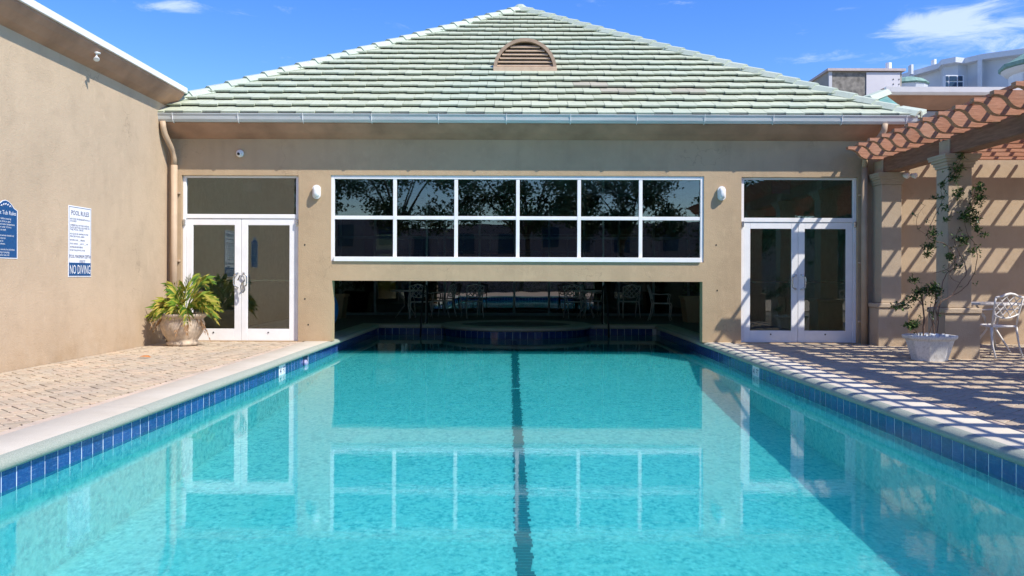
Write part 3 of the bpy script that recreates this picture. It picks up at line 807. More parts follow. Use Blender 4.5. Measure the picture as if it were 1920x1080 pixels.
# half-round louvred vent
vy = EY + (vent_z - EZ + .06) / tanp - .05
vt = MB()
def arc_pts(r, n=24): return [(vent_c + r * cos(pi * i / n), vent_z + r * sin(pi * i / n)) for i in range(n + 1)]
o_, i_ = arc_pts(vent_r), arc_pts(vent_r - .06)
def strip(mb, P, Q, y0, y1):
    for a in range(len(P) - 1):
        p, p2, q, q2 = P[a], P[a + 1], Q[a], Q[a + 1]
        mb.quad((p[0], y0, p[1]), (p2[0], y0, p2[1]), (q2[0], y0, q2[1]), (q[0], y0, q[1]))
        mb.quad((p[0], y0, p[1]), (p2[0], y0, p2[1]), (p2[0], y1, p2[1]), (p[0], y1, p[1]))
        mb.quad((q[0], y0, q[1]), (q2[0], y0, q2[1]), (q2[0], y0 + .12, q2[1]), (q[0], y0 + .12, q[1]))
strip(vt, o_, i_, vy - .03, vy + 1.0)
m_ventc = plain('tan_vent_casing', (.34, .245, .165), .7, vary=.15)
vent = vt.build('roof_vent', m_ventc, house)
bkv = MB(); bkv.v = [(p[0], vy + .11, p[1]) for p in arc_pts(vent_r - .02)]; bkv.f = [tuple(range(len(bkv.v)))]; bkv.build('vent_backing', m_dark, vent)
for i in range(7):
    zz = vent_z + .075 + i * .068
    hw = sqrt(max(.0, (vent_r - .06) ** 2 - (zz + .03 - vent_z) ** 2))
    if hw < .1: continue
    mb = MB(); mb.prism([(-.02, 0), (-.012, -.012), (.055, .045), (.047, .057)], lambda u, v, t: (vent_c + t, vy + u + .01, zz + v), -hw, hw)
    mb.build('louvre', plain('louvre_paint', (.50, .37, .25), .7) if i == 0 else bpy.data.materials['louvre_paint'], vent)
MB().box(vent_c - vent_r, vent_c + vent_r, vy - .045, vy + .10, vent_z - .045, vent_z + .055).build('vent_sill', bpy.data.materials['louvre_paint'], vent, bevel=.006)

# interior of the pool house
m_room = plain('pale_room_paint', (.72, .68, .58), .9)
for a_, b_ in ((-5.95, -5.7505), (5.7505, 5.95)): MB().box(a_, b_, YW + .205, 26.2, -.25, 3.555).build('side_wall', m_room, house)
MB().box(-5.75, 5.75, 26.0, 26.2, -.25, 3.56).build('rear_wall', m_shed, house)
MB().box(-5.75, 5.75, YW + .2, 26.0, 3.36, 3.5).build('ceiling', plain('pale_ceiling_paint', (.82, .81, .78), .9), house)
gy = 23.4
gw = MB(); xs = [-5.74 + .955 * i for i in range(13)]
gw.box(-5.74, 5.74, gy, gy + .06, 0, .07); gw.box(-5.74, 5.74, gy, gy + .06, 2.1, 2.17); gw.box(-5.74, 5.74, gy, gy + .06, 3.28, 3.355)
for xx in xs: gw.box(xx - .03, xx + .03, gy - .004, gy + .064, .07, 3.28)
gwf = gw.build('sliding_screen_frame', plain('grey_green_frame', (.30, .34, .33), .5), house)
for a, b in zip(xs[:-1], xs[1:]):
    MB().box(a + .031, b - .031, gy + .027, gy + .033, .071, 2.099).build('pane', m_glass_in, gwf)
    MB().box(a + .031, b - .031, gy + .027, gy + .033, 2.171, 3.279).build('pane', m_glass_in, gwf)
for cx, nm in ((-4.37, 'left'), (4.42, 'right')):
    b_ = MB(); b_.box(cx - .15, cx + .15, YW + .27, YW + .33, 2.47, 2.67)
    tag(b_.build('wall_notice', plain('pale_notice_' + nm, (.62, .60, .54), .6)), 'pale blank notice hanging behind the transom glass of the %s double door' % nm, 'notice', 'notices behind the door transoms')
    MB().box(cx - .012, cx + .012, YW + .285, YW + .315, 2.67, 3.36).build('hanger', m_steel, bpy.data.objects['wall_notice' if nm == 'left' else 'wall_notice.001'])

# ------------------------------------------------------------------ left wing
wing = thing('stucco_wing', (-5.65, 10, 0), 'sunlit cream stucco wall with brown eave at the left of the pool deck', 'building wing')
lw = MB(); lw.box(-5.95, -5.65, 6.1, YW, -.25, 3.84); lw.build('wall', m_wall_l, wing)
cv = MB(); pr = [(-5.652, 3.82), (-5.56, 3.875), (-5.47, 3.96), (-5.415, 4.03), (-5.415, 4.06), (-5.9, 4.06), (-5.9, 3.845), (-5.652, 3.845)]
cv.prism(pr, lambda u, v, t: (u, t, v), 6.0, 13.95); cv.build('eave_cove', m_cove, wing)
fa = MB(); fa.box(-5.43, -5.385, 5.98, 14.02, 4.062, 4.15); fa.build('fascia', m_white, wing, bevel=.004)
rr = MB(); rr.prism([(-5.432, 4.07), (-5.432, 4.12), (-12, 6.2), (-12, 6.1)], lambda u, v, t: (u, t, v), 6.0, 14.6); rr.build('roof', m_farroof, wing)
bb = MB(); bb.box(-12, -5.95, 6.1, 14.5, -1, 4.0); bb.build('building_body', m_wall_l, wing)
# floodlight on that eave
def eave_spot(x, y, z, label):
    t = thing('floodlight', (x, y, z), label, 'floodlight')
    mb = MB(); mb.lathe([(.02, z - .0), (.05, z - .01), (.05, z - .02), (.02, z - .025)], x, y, 14); mb.build('mounting_plate', m_white, t, smooth=True)
    mb = MB(); mb.tube([(x, y, z - .03), (x + .01, y - .02, z - .075), (x + .02, y - .04, z - .09)], .012, 6); mb.build('arm', m_white, t)
    mb = MB(); prof = [(.012, 0), (.02, .008), (.034, .03), (.038, .042), (.03, .044)]
    q = Vector((.3, -.55, -.75)).normalized(); a = q.orthogonal().normalized(); b = q.cross(a)
    mb.lathe(prof, 0, 0, 14); P = Vector((x + .01, y - .02, z - .075)); mb.v = [tuple(P + a * v[0] + b * v[1] + q * v[2]) for v in mb.v]
    mb.build('lamp_head', m_white, t, smooth=True)
eave_spot(-5.46, 11.12, 3.985, 'small white floodlight under the brown eave of the left wing')

# ------------------------------------------------------------------ downspouts
def pipe(pts, r, label, nbrk):
    t = thing('downspout', pts[-1], label, 'downspout')
    MB().tube(pts[:7], r, 12).build('elbow', m_pipe, t, smooth=True)
    MB().tube([pts[6], pts[-1]], r + .006, 12).build('pipe', m_pipe, t, smooth=True)
    for z in (2.4, 1.3, .35):
        MB().box(pts[-1][0] - r - .03, pts[-1][0] + r + .03, pts[-1][1] - .01 + r * .3, YW - .001, z, z + .03).build('bracket', m_pipe, t)
    return t
pipe([(-5.585, YW - .38, 3.52), (-5.58, YW - .37, 3.42), (-5.57, YW - .33, 3.32), (-5.545, YW - .24, 3.20), (-5.525, YW - .14, 3.10), (-5.52, YW - .085, 3.0), (-5.52, YW - .08, 2.86), (-5.52, YW - .08, .0)], .046, 'tan downspout at the inner corner left of the left double door', 3)
pipe([(5.86, YW - .38, 3.52), (5.85, YW - .37, 3.42), (5.82, YW - .30, 3.33), (5.76, YW - .2, 3.22), (5.69, YW - .12, 3.12), (5.665, YW - .085, 3.0), (5.665, YW - .08, 2.86), (5.665, YW - .08, .0)], .046, 'tan downspout between the right double door and the corner column', 3)

# ------------------------------------------------------------------ right side: garden wall, upper wing
gwall = thing('garden_wall', (8.7, YW, 0), 'tan stucco wall striped by pergola shadows behind the chair and planter', 'wall')
MB().box(5.7502, 11.9, YW + .001, YW + .2, -.25, 3.14).build('wall', m_wall_l, gwall)
up = thing('upper_wing', (9.5, 16, 0), 'brown and grey upper wing with white gutter rising behind the pergola at right', 'building wing')
MB().box(6.1, 14, 16.0, 16.3, 2.9, 4.20).build('wall', stucco('grey_stucco', (.40, .40, .40)), up)
MB().box(5.95, 14, YW + .2, 15.99, 2.9, 3.13).build('flat_roof', m_shed, up)
cv = MB(); pr = [(15.998, 4.22), (15.85, 4.30), (15.62, 4.47), (15.60, 4.50), (15.60, 4.54), (16.3, 4.54), (16.3, 4.22)]
cv.prism(pr, lambda u, v, t: (t, u, v), 6.72, 14); cv.build('eave_cove', m_cove, up)
gg = MB(); gg.prism([(15.62, 4.42), (15.56, 4.42), (15.52, 4.46), (15.50, 4.55), (15.62, 4.55)], lambda u, v, t: (t, u, v), 6.74, 14); gg.build('gutter', m_white, up)
# verdigris flashing where the hip meets the upper wing
fl_ = MB(); fl_.quad(pt_(1625, 187, 14.3), pt_(1653, 174, 15.2), pt_(1690, 201, 14.5), pt_(1649, 202, 14.2)); fl_.build('valley_flashing', m_patina, house)
fl_ = MB()
P0, P1 = Vector(pt_(1622, 184, 14.3)), Vector(pt_(1656, 171, 15.4)); sd_ = (P1 - P0).cross(Vector((0, 0, 1))).normalized()
for p in (P0, P1):
    fl_.v += [tuple(p - sd_ * .14 - Vector((0, 0, .06))), tuple(p - sd_ * .07 + Vector((0, 0, .03))), tuple(p + sd_ * .07 + Vector((0, 0, .03))), tuple(p + sd_ * .14 - Vector((0, 0, .06)))]
fl_.f = [(0, 1, 5, 4), (1, 2, 6, 5), (2, 3, 7, 6), (0, 3, 2, 1), (4, 5, 6, 7), (3, 0, 4, 7)]
fl_.build('hip_cap', m_cap, house)
MB().prism([(6.25, 13.48), (6.42, 13.55), (6.75, 14.0), (6.55, 14.4), (6.1, 14.0)], lambda u, v, t: (u, v, t + (v - 13.48) * .35), 3.60, 3.66).build('corner_tile', m_cap, house)

# ------------------------------------------------------------------ pergola
perg = thing('pergola', (7.4, 8, 0), 'pergola of red timber rafters with scrolled ends over the right deck', 'pergola')
BZ0, BZ1 = 2.745, 2.985
cols_y = [13.45 + .30 - .16, 11.53, 9.45, 7.37, 5.29, 3.21]
def column(cx, cyf, label_i):
    """cyf = front face of the pedestal"""
    cs = MB(); x0, x1 = 5.735, 6.205; w = .47
    p = MB(); p.box(x0, x1, cyf, cyf + w, 0, .615); q = MB(); q.box(x0 - .015, x1 + .015, cyf - .015, cyf + w + .015, .615, .70)
    return x0, x1
xo = 0
for k, yf in enumerate([13.45, 11.37, 8.9, 6.43, 3.96, 1.49]):
    last = (k == 0)
    for row, xo in ((0, 0), (1, 3.45)):
        if row == 1 and k > 3: continue
        y1 = YW - .002 if last else yf + .47
        x0, x1 = 5.735 + xo, 6.205 + xo
        cb = MB(); cb.box(x0, x1, yf, y1, -.02, .600).build('pedestal', m_col, perg, bevel=.006)
        MB().box(x0 - .02, x1 + .02, yf - .02, y1, .602, .675).build('pedestal_cap', m_col, perg, bevel=.012)
        sy1 = YW - .002 if last else yf + .40
        MB().box(x0 + .075, x1 - .075, yf + .075, sy1, .677, 2.56).build('shaft', m_col, perg, bevel=.006)
        cap = MB()
        for i, (z, e) in enumerate(((2.562, .015), (2.60, .03), (2.64, .05), (2.675, .075), (2.71, .085))):
            cap.box(x0 + .075 - e, x1 - .075 + e, yf + .075 - e, (sy1 + e) if not last else sy1, z, z + (.0375 if i < 4 else .03))
        cap.build('capital', m_col, perg)
        MB().box(x0 + .10, x1 - .12, yf + .10, sy1 - .02 if not last else YW - .003, 2.742, 2.95).build('bearing_block', m_col, perg, bevel=.006)
ends = [13.45, 11.37, 8.9, 6.43, 3.96, 1.49]
for row, xo in ((0, 0), (1, 3.45)):
    for a, b in zip(ends[:-1], ends[1:]):
        ya, yb = a + .095, b + .385
        if row == 1 and b < 5: continue
        mb = MB(); mb.box(5.845 + xo, 6.085 + xo, yb, ya, BZ0 + .0, BZ1); mb.build('beam', m_beam, perg, bevel=.008)
rp = [(0, 0), (0, -.045), (.05, -.047), (.09, -.055), (.13, -.075), (.165, -.105), (.19, -.14), (.22, -.168), (.26, -.188), (.31, -.20)]
X0, X1, ZT = 5.30, 10.2, 3.165
poly = [(X0 + a, b) for a, b in rp] + [(X1 - .3, -.20), (X1 - .2, -.14), (X1 - .1, -.06), (X1, -.045), (X1, 0)]
rm = MB().prism(poly, lambda u, v, t: (u - X0, t, v), -.045, .045).mesh('rafter', m_raft)
y = 13.62
while y > 1.5:
    inst('rafter', rm, (X0, y, ZT + U(-.004, .004)), perg, (0, U(-.002, .002), U(-.003, .003))); y -= .413
x = 5.50
while x < 10.1:
    mb = MB(); mb.box(x - .020, x + .020, 1.3, 13.75, ZT + .005, ZT + .045)
    mb.build('batten', m_raft, perg); x += .287

# ------------------------------------------------------------------ signs
XF = -5.65
def sg(y0, z0): return lambda u, v, d: (XF + .006 + d, y0 + u, z0 + v)
s1 = thing('pool_rules_sign', (XF, 11.08, 1.05), 'white POOL RULES sign with blue NO DIVING band on the cream wall', 'sign')
y0, y1, z0, z1 = 10.79, 11.37, 1.05, 1.962
MB().box(XF + .001, XF + .006, y0, y1, z0, z1).build('sign_board', m_signw, s1, bevel=.001)
ln = MB()
for a, b, c_, d in ((y0 + .012, y1 - .012, z1 - .02, z1 - .014), (y0 + .012, y1 - .012, z0 + .012, z0 + .016)): ln.quad((XF + .0075, a, c_), (XF + .0075, b, c_), (XF + .0075, b, d), (XF + .0075, a, d))
for a in (y0 + .012, y1 - .018): ln.quad((XF + .0075, a, z0 + .016), (XF + .0075, a + .006, z0 + .016), (XF + .0075, a + .006, z1 - .02), (XF + .0075, a, z1 - .02))
ln.build('border_line', m_ink, s1)
MB().box(XF + .0061, XF + .008, y0 + .012, y1 - .012, z0 + .02, z0 + .185).build('blue_band', m_signb, s1)
ym = (y0 + y1) / 2
def put_text(txt, size, mat, yc, z, w, par, d=.002, align='CENTER'):
    return text_mesh(txt, size, mat, lambda u, v, e: (XF + .0065 + d, yc + u, z + v), w, par and 0, align=align).build('lettering', mat, par)
put_text('POOL RULES', .085, m_ink, ym, 1.845, .45, s1)
put_text('NO DIVING', .165, m_signw, ym, 1.092, .52, s1, .004)
rows = [('NO FOOD OR BEVERAGES IN POOL', 1.785, .50), ('OR ON DECK', 1.757, .16), ('COMMERCIALLY BOTTLED WATER IN', 1.705, .48), ('PLASTIC BOTTLES IS ALLOWED ON', 1.675, .49), ('THE POOL DECK', 1.647, .34),
        ('NO GLASS OR ANIMALS IN THE', 1.595, .46), ('FENCED POOL AREA', 1.562, .36), ('BATHING LOAD ___ PERSONS', 1.515, .37), ('POOL HOURS ___ AM TO ___ PM', 1.468, .45),
        ('SHOWER BEFORE ENTERING', 1.425, .32), ('DO NOT SWALLOW POOL WATER', 1.385, .38)]
for t_, z, w in rows: put_text(t_, .03, m_ink, y0 + .035, z, w, s1, .002, 'LEFT')
put_text('DO NOT DIVE FROM THE DECK', .03, m_ink, y0 + .035, 1.345, .51, s1, .002, 'LEFT') if False else None
put_text('POOL MAXIMUM DEPTH', .062, m_ink, ym, 1.295, .53, s1)
put_text('FEET', .062, m_ink, ym + .06, 1.225, .15, s1)
s2 = thing('hot_tub_rules_sign', (XF, 9.48, 1.26), 'blue arched Hot Tub Rules sign with white edge at the left of the wall', 'sign')
yc, hw = 9.46, .215
outl = [(-hw, 0), (hw, 0), (hw, .53), (hw * .72, .55), (hw * .5, .59), (hw * .25, .62), (0, .63), (-hw * .25, .62), (-hw * .5, .59), (-hw * .72, .55), (-hw, .53)]
MB().prism([(a * 1.06, b * 1.03 - .012) for a, b in outl], lambda u, v, t: (XF + t, yc + u, 1.27 + v), .001, .005).build('sign_edge', m_signw, s2)
MB().prism([(a * .98, b * 1.0 + .0) for a, b in outl], lambda u, v, t: (XF + t, yc + u, 1.27 + v), .0052, .008).build('sign_board', m_signb, s2)
put_text('Hot Tub Rules', .065, m_signw, yc, 1.745, .38, s2, .003)
zz = 1.69
for t_ in ('Shower before entering', 'No food, drink or glass', 'Maximum water temperature', 'Children under 12 must', 'be with an adult', '', 'Pregnant women should not', 'use the hot tub', 'Limit use to', 'fifteen minutes', '', 'Do not use the hot tub alone', 'No diving or jumping', 'Use at your own risk'):
    if t_: put_text(t_, .03, m_signw, yc - hw + .02, zz, None, s2, .003, 'LEFT')
    zz -= .031
em = MB()
for i in range(5):
    a = -.08 + i * .04; em.tube([(XF + .010, yc + a - .018, 1.84 + .015 * cos(i - 2)), (XF + .010, yc + a, 1.856 + .015 * cos(i - 2)), (XF + .010, yc + a + .018, 1.84 + .015 * cos(i - 2))], .004, 4)
em.build('emblem', m_signw, s2)

# ------------------------------------------------------------------ wall lights and camera
for x, lab in ((-3.225, 'oval white bulkhead lamp between the left double door and the window band'), (3.36, 'oval white bulkhead lamp between the window band and the right double door')):
    t = thing('wall_lamp', (x, YW, 2.44), lab, 'wall lamp', 'bulkhead lamps on the pool house wall')
    def stadium(w, h, n=10): return [(w * cos(a), (h - w) + w * sin(a)) for a in [pi * i / n for i in range(n + 1)]] + [(w * cos(a), -(h - w) + w * sin(a)) for a in [pi + pi * i / n for i in range(n + 1)]]
    zc = 2.44
    MB().prism(stadium(.064, .115), lambda u, v, tt: (x + u, YW - tt, zc + v), .001, .045).build('lamp_body', m_white, t)
    d = MB(); lv = [(1., .045), (.93, .075), (.72, .10), (.35, .112)]; st_ = stadium(.054, .10)
    for s_, e in lv:
        for (u, v) in st_: d.v.append((x + u * s_, YW - e, zc + v * s_))
    n = len(st_)
    for a in range(len(lv) - 1):
        for b in range(n): d.f.append((a * n + b, a * n + (b + 1) % n, (a + 1) * n + (b + 1) % n, (a + 1) * n + b))
    d.f.append(tuple(range((len(lv) - 1) * n, len(lv) * n)))
    d.build('lamp_glass', m_lamp, t, smooth=True)
t = thing('security_camera', (-4.475, YW, 3.06), 'small white dome camera on the wall above the left double door', 'camera')
d = MB(); d.lathe([(.062, 0), (.062, .03), (.05, .045), (0.0, .046)], 0, 0, 20); d.v = [(-4.475 + v[0], YW - .001 - v[2], 3.06 + v[1]) for v in d.v]; d.build('housing', m_white, t, smooth=True)
d = MB(); d.lathe([(.045, 0), (.043, .02), (.03, .04), (.012, .05), (0.0, .052)], 0, 0, 20); d.v = [(-4.475 + v[0], YW - .040 - v[2], 3.055 + v[1]) for v in d.v]; d.build('dome', m_lamp, t, smooth=True)
d = MB(); d.lathe([(.024, 0), (.022, .012), (0.0, .018)], 0, 0, 16); d.v = [(-4.478 + v[0], YW - .078 - v[2], 3.048 + v[1]) for v in d.v]; d.build('lens', m_black, t, smooth=True)
t = thing('twin_floodlight', (6.16, 13.4, 2.72), 'white twin floodlight on the capital of the corner pergola column', 'floodlight')
MB().box(6.135, 6.19, 13.47, 13.55, 2.68, 2.735).build('mounting_box', m_white, t, bevel=.005)
for a in (-.05, .06):
    mb = MB(); mb.lathe([(.018, 0), (.03, .02), (.045, .09), (.04, .10)], 0, 0, 12)
    q = Vector((.4 + a * 3, -.8, -.25)).normalized(); e = q.orthogonal().normalized(); f2 = q.cross(e); P = Vector((6.175 + a, 13.46, 2.70))
    mb.v = [tuple(P + e * v[0] + f2 * v[1] + q * v[2]) for v in mb.v]; mb.build('lamp_head', m_lamp, t, smooth=True)

# ------------------------------------------------------------------ palm in urn
UX, UY = -5.10, 13.12
urn = thing('stone_urn', (UX, UY, 0), 'wide buff cast stone urn holding a palm beside the left double door', 'planter')
pf = [(.20, 0.0), (.235, .015), (.235, .05), (.215, .07), (.235, .11), (.285, .19), (.315, .28), (.318, .35), (.30, .40), (.315, .425), (.352, .45), (.36, .475), (.345, .49), (.315, .49), (.30, .46)]
mb = MB(); mb.lathe(pf, UX, UY, 56, flute=lambda t, z: (.016 * sin(t * 14) + .02 * max(0, sin(t * 4)) * sin((z - .1) * 10)) if .09 < z < .40 else (.012 * sin(t * 28) if z > .42 else 0))
mb.build('bowl', m_urn, urn, smooth=True)
MB().lathe([(.30, .445), (.15, .46), (.01, .465)], UX, UY, 24).build('soil', m_soil, urn)
palm = thing('potted_palm', (UX, UY, .45), 'low palm with yellow green fronds and some dry ones in the stone urn', 'palm')
def frond(az, L, rise, droop, mat, nleaf=14, lw=.0034, ll=.26, side=0):
    mb = MB(); pts = []
    for i in range(13):
        t = i / 12; r = L * (t * .85 + .15 * t * t); z = .45 + rise * sin(min(1, t * 1.15) * pi / 2) - droop * t ** 2.4
        w = side * .12 * t * t
        pts.append(Vector((UX + (r + .03) * cos(az) - w * sin(az), UY + (r + .03) * sin(az) + w * cos(az), z)))
    mb.tube(pts, [.007 * (1 - .75 * i / 12) for i in range(13)], 5)
    for i in range(2, nleaf * 2 + 2):
        t = .16 + .84 * (i // 2) / (nleaf + 1); k = min(11, int(t * 12)); fr_ = t * 12 - k; p = pts[k].lerp(pts[k + 1], fr_)
        d = (pts[k + 1] - pts[k]).normalized(); s_ = d.cross(Vector((0, 0, 1))).normalized() * (1 if i % 2 else -1)
        l = ll * (sin(min(1, t * 1.15) * pi) * .75 + .35) * U(.8, 1.1)
        dirn = (s_ * U(.35, .65) + d * .9 + Vector((0, 0, U(-.15, .38)))).normalized()
        tip = p + dirn * l + Vector((0, 0, -.22 * l)); m_ = p + dirn * l * .5 + Vector((0, 0, .02)); wv_ = dirn.cross(Vector((0, 0, 1))).normalized() * lw
        n0 = len(mb.v); mb.v += [tuple(p), tuple(m_ - wv_), tuple(tip), tuple(m_ + wv_)]; mb.f += [(n0, n0 + 1, n0 + 2), (n0, n0 + 2, n0 + 3)]
    return mb.build('frond', mat, palm)
spec = [(-10, .60, .42, .25), (8, .66, .34, .38), (-30, .58, .30, .30), (30, .5, .45, .2), (65, .35, .62, .1), (95, .28, .70, .08), (130, .35, .55, .12), (160, .48, .32, .22), (185, .55, .28, .34), (205, .50, .22, .30), (230, .42, .30, .28), (262, .36, .30, .25), (290, .42, .38, .25), (320, .55, .44, .30), (80, .24, .5, .05), (-50, .48, .24, .36), (345, .58, .52, .3), (20, .45, .62, .16), (120, .3, .42, .1), (245, .3, .42, .12)]
for i, (a, L, r_, dr) in enumerate(spec + [(12, .6, .3, .2), (-22, .62, .4, .3), (150, .45, .3, .3), (50, .36, .6, .1), (220, .5, .35, .3), (335, .5, .4, .2)]): frond(radians(a + U(-8, 8)), L * U(.78, .98), r_ * U(.75, 1.05), dr, m_leaf, side=U(-1.5, 1.5)) if i not in (7, 13, 16) else None
for a, L, r_, dr in ((-20, .40, .10, .38), (275, .33, .10, .42), (190, .42, .12, .40), (-60, .38, .12, .44), (215, .45, .2, .4), (300, .36, .15, .45), (170, .5, .28, .3), (-5, .42, .1, .5)): frond(radians(a), L, r_, dr, m_dry, 12, .005, .14)

# ------------------------------------------------------------------ octagonal planter with shrub and vine
PX, PY = 5.44, 11.18
pl = thing('white_planter', (PX, PY, 0), 'white tapered octagonal planter with dry soil in front of the pergola column', 'planter')
def octa(w, c): return [(-w, -w + c), (-w + c, -w), (w - c, -w), (w, -w + c), (w, w - c), (w - c, w), (-w + c, w), (-w, w - c)]
mb = MB(); lv = [(.195, .0), (.20, .03), (.262, .262), (.27, .27), (.295, .29), (.302, .318), (.298, .33), (.262, .33), (.25, .30)]
for w, z in lv:
    for (a, b) in octa(w, w * .52): mb.v.append((PX + a, PY + b, z))
for i in range(len(lv) - 1):
    for j in range(8): mb.f.append((i * 8 + j, i * 8 + (j + 1) % 8, (i + 1) * 8 + (j + 1) % 8, (i + 1) * 8 + j))
mb.f.append(tuple(range(8))[::-1]); mb.f.append(tuple(range((len(lv) - 1) * 8, len(lv) * 8))); mb.build('tub', m_pot, pl)
MB().lathe([(.255, .303), (.1, .318), (.01, .32)], PX, PY, 20).build('soil', m_soil, pl)
mb = MB()
for i in range(26):
    a, r_ = U(0, 2 * pi), U(.03, .23); x, y = PX + r_ * cos(a), PY + r_ * sin(a); s_ = U(.012, .026); mb.box(x - s_, x + s_, y - s_, y + s_, .31, .325 + s_)
mb.build('pebbles', m_signw, pl, kind='stuff')
def leaf_at(mb, p, d, L, w):
    d = d.normalized(); s_ = d.cross(Vector((U(-.4, .4), U(-.4, .4), 1))).normalized() * w; up_ = s_.cross(d).normalized() * w * .35
    n0 = len(mb.v); mb.v += [tuple(p), tuple(p + d * L * .45 + s_ + up_), tuple(p + d * L), tuple(p + d * L * .45 - s_ + up_)]; mb.f += [(n0, n0 + 1, n0 + 2), (n0, n0 + 2, n0 + 3)]
def rv(): return Vector((U(-1, 1), U(-1, 1), U(-.7, 1)))
def pt(px, py, Y): return Vector(((px - 965) * Y / 1600, Y, EYE + (518 - (py - .0036 * (px - 960))) * Y / 1600))
shrub = thing('vining_shrub', (PX, PY, .31), 'leggy shrub with small dark leaves growing from the white planter', 'shrub')
leaves = MB()
def branch(pts, r0, r1, par, leafy, n=14):
    P = [pt(*q) for q in pts]; m = len(P)
    Q = []
    for i in range(m - 1):
        a = P[max(0, i - 1)]; b = P[i]; c_ = P[i + 1]; d = P[min(m - 1, i + 2)]
        for k in range(5):
            t = k / 5; Q.append(.5 * ((2 * b) + (-a + c_) * t + (2 * a - 5 * b + 4 * c_ - d) * t * t + (-a + 3 * b - 3 * c_ + d) * t ** 3))
    Q.append(P[-1]); Q = [q + Vector((U(-.004, .004), U(-.004, .004), U(-.004, .004))) for q in Q]
    MB().tube(Q, [r0 + (r1 - r0) * i / (len(Q) - 1) for i in range(len(Q))], 6).build('stem', m_stem, par)
    for i in range(int(leafy)):
        q = Q[random.randrange(len(Q) // 3, len(Q))]; cpt = q + Vector((U(-.07, .07), U(-.06, .06), U(-.06, .07)))
        for k in range(4): leaf_at(leaves, cpt, rv(), U(.03, .05), .010)
def cluster(px, py, Y, rx, rz, n, lv=None):
    c0 = pt(px, py, Y)
    for i in range(n):
        g_ = Vector((random.gauss(0, rx * .45), random.gauss(0, .05), random.gauss(0, rz * .45))); p = c0 + g_
        for k in range(3): leaf_at(lv if lv is not None else leaves, p, rv(), U(.032, .062), U(.010, .015))
Y = 11.15
branch([(1731, 632, Y), (1733, 600, Y), (1731, 575, Y), (1728, 555, Y), (1722, 540, Y)], .014, .007, shrub, 10)
branch([(1731, 575, Y), (1720, 562, Y), (1705, 566, Y), (1690, 578, Y), (1680, 574, Y)], .006, .003, shrub, 14)
branch([(1752, 632, Y), (1750, 605, Y), (1751, 580, Y), (1755, 560, Y), (1752, 540, Y)], .011, .006, shrub, 8)
branch([(1740, 632, Y), (1748, 610, Y), (1743, 590, Y), (1745, 570, Y)], .007, .004, shrub, 4)
branch([(1750, 632, Y), (1757, 600, Y), (1754, 575, Y), (1760, 562, Y)], .005, .003, shrub, 3)
branch([(1722, 540, Y), (1716, 530, Y), (1712, 522, Y)], .005, .002, shrub, 8)
branch([(1722, 632, Y), (1718, 622, Y), (1710, 614, Y), (1702, 612, Y)], .004, .002, shrub, 6)
for c_ in ((1730, 548, .10, .07, 60), (1748, 542, .10, .08, 56), (1716, 560, .09, .05, 34), (1693, 573, .09, .04, 26), (1681, 578, .04, .04, 10), (1757, 552, .06, .08, 26), (1712, 524, .06, .03, 18), (1708, 612, .08, .05, 46), (1719, 604, .04, .05, 10)): cluster(c_[0], c_[1], Y, c_[2], c_[3], c_[4])
leaves.build('leaf', m_vleaf, shrub, kind='stuff')
vine = thing('climbing_vine', pt(1752, 630, 11.22), 'thin leafy vine twining up the pergola column above the white planter', 'vine')
leaves = MB(); Y = 11.36; Y2 = 11.5
branch([(1754, 632, 11.2), (1760, 606, 11.25), (1757, 580, 11.3), (1765, 566, 11.32), (1785, 555, Y), (1803, 544, Y), (1818, 528, Y), (1828, 508, Y), (1832, 480, Y), (1826, 455, Y), (1815, 440, Y), (1808, 412, Y), (1812, 392, Y), (1824, 370, Y), (1830, 350, Y)], .007, .003, vine, 16)
branch([(1785, 555, Y), (1800, 530, Y), (1812, 512, Y), (1806, 490, Y), (1796, 470, Y), (1790, 450, Y), (1800, 425, Y)], .005, .003, vine, 12)
branch([(1758, 600, 11.2), (1764, 560, 11.28), (1768, 530, Y), (1776, 512, Y), (1790, 500, Y), (1785, 470, Y), (1766, 455, 11.3), (1750, 452, 11.3), (1738, 440, 11.3), (1748, 415, 11.3), (1758, 395, 11.3), (1766, 375, 11.3), (1764, 355, 11.3), (1772, 335, Y), (1790, 318, Y), (1800, 300, Y)], .006, .003, vine, 26)
branch([(1738, 440, 11.3), (1722, 430, 11.3), (1718, 415, 11.3), (1724, 398, 11.3), (1735, 385, 11.3)], .003, .002, vine, 5)
branch([(1750, 512, 11.3), (1768, 508, 11.3), (1783, 500, Y), (1796, 480, Y)], .004, .003, vine, 3)
branch([(1800, 530, Y), (1784, 522, Y), (1782, 508, Y), (1794, 500, Y), (1806, 505, Y)], .003, .002, vine, 3)
branch([(1800, 300, Y), (1806, 285, 11.3), (1796, 272, 11.3)], .003, .002, vine, 3)
for c_ in ((1797, 318, .07, .08, 34), (1786, 335, .07, .05, 30), (1768, 345, .05, .05, 18), (1796, 362, .06, .08, 40), (1772, 392, .03, .05, 10), (1754, 370, .03, .05, 10), (1833, 352, .05, .07, 34), (1836, 375, .06, .10, 52), (1808, 408, .08, .06, 40), (1828, 410, .06, .07, 46), (1845, 442, .05, .03, 12),
           (1750, 440, .09, .05, 30), (1744, 462, .08, .06, 34), (1738, 478, .06, .05, 22), (1780, 480, .06, .05, 26), (1804, 450, .08, .08, 36), (1824, 470, .05, .05, 20), (1764, 372, .03, .03, 8), (1796, 500, .03, .03, 8), (1832, 430, .05, .05, 24), (1775, 412, .03, .04, 12), (1820, 395, .06, .05, 26), (1800, 292, .05, .05, 18)):
    cluster(c_[0], c_[1], 11.33, c_[2], c_[3], int(c_[4] * 1.0))
leaves.build('leaf', m_vleaf, vine, kind='stuff')

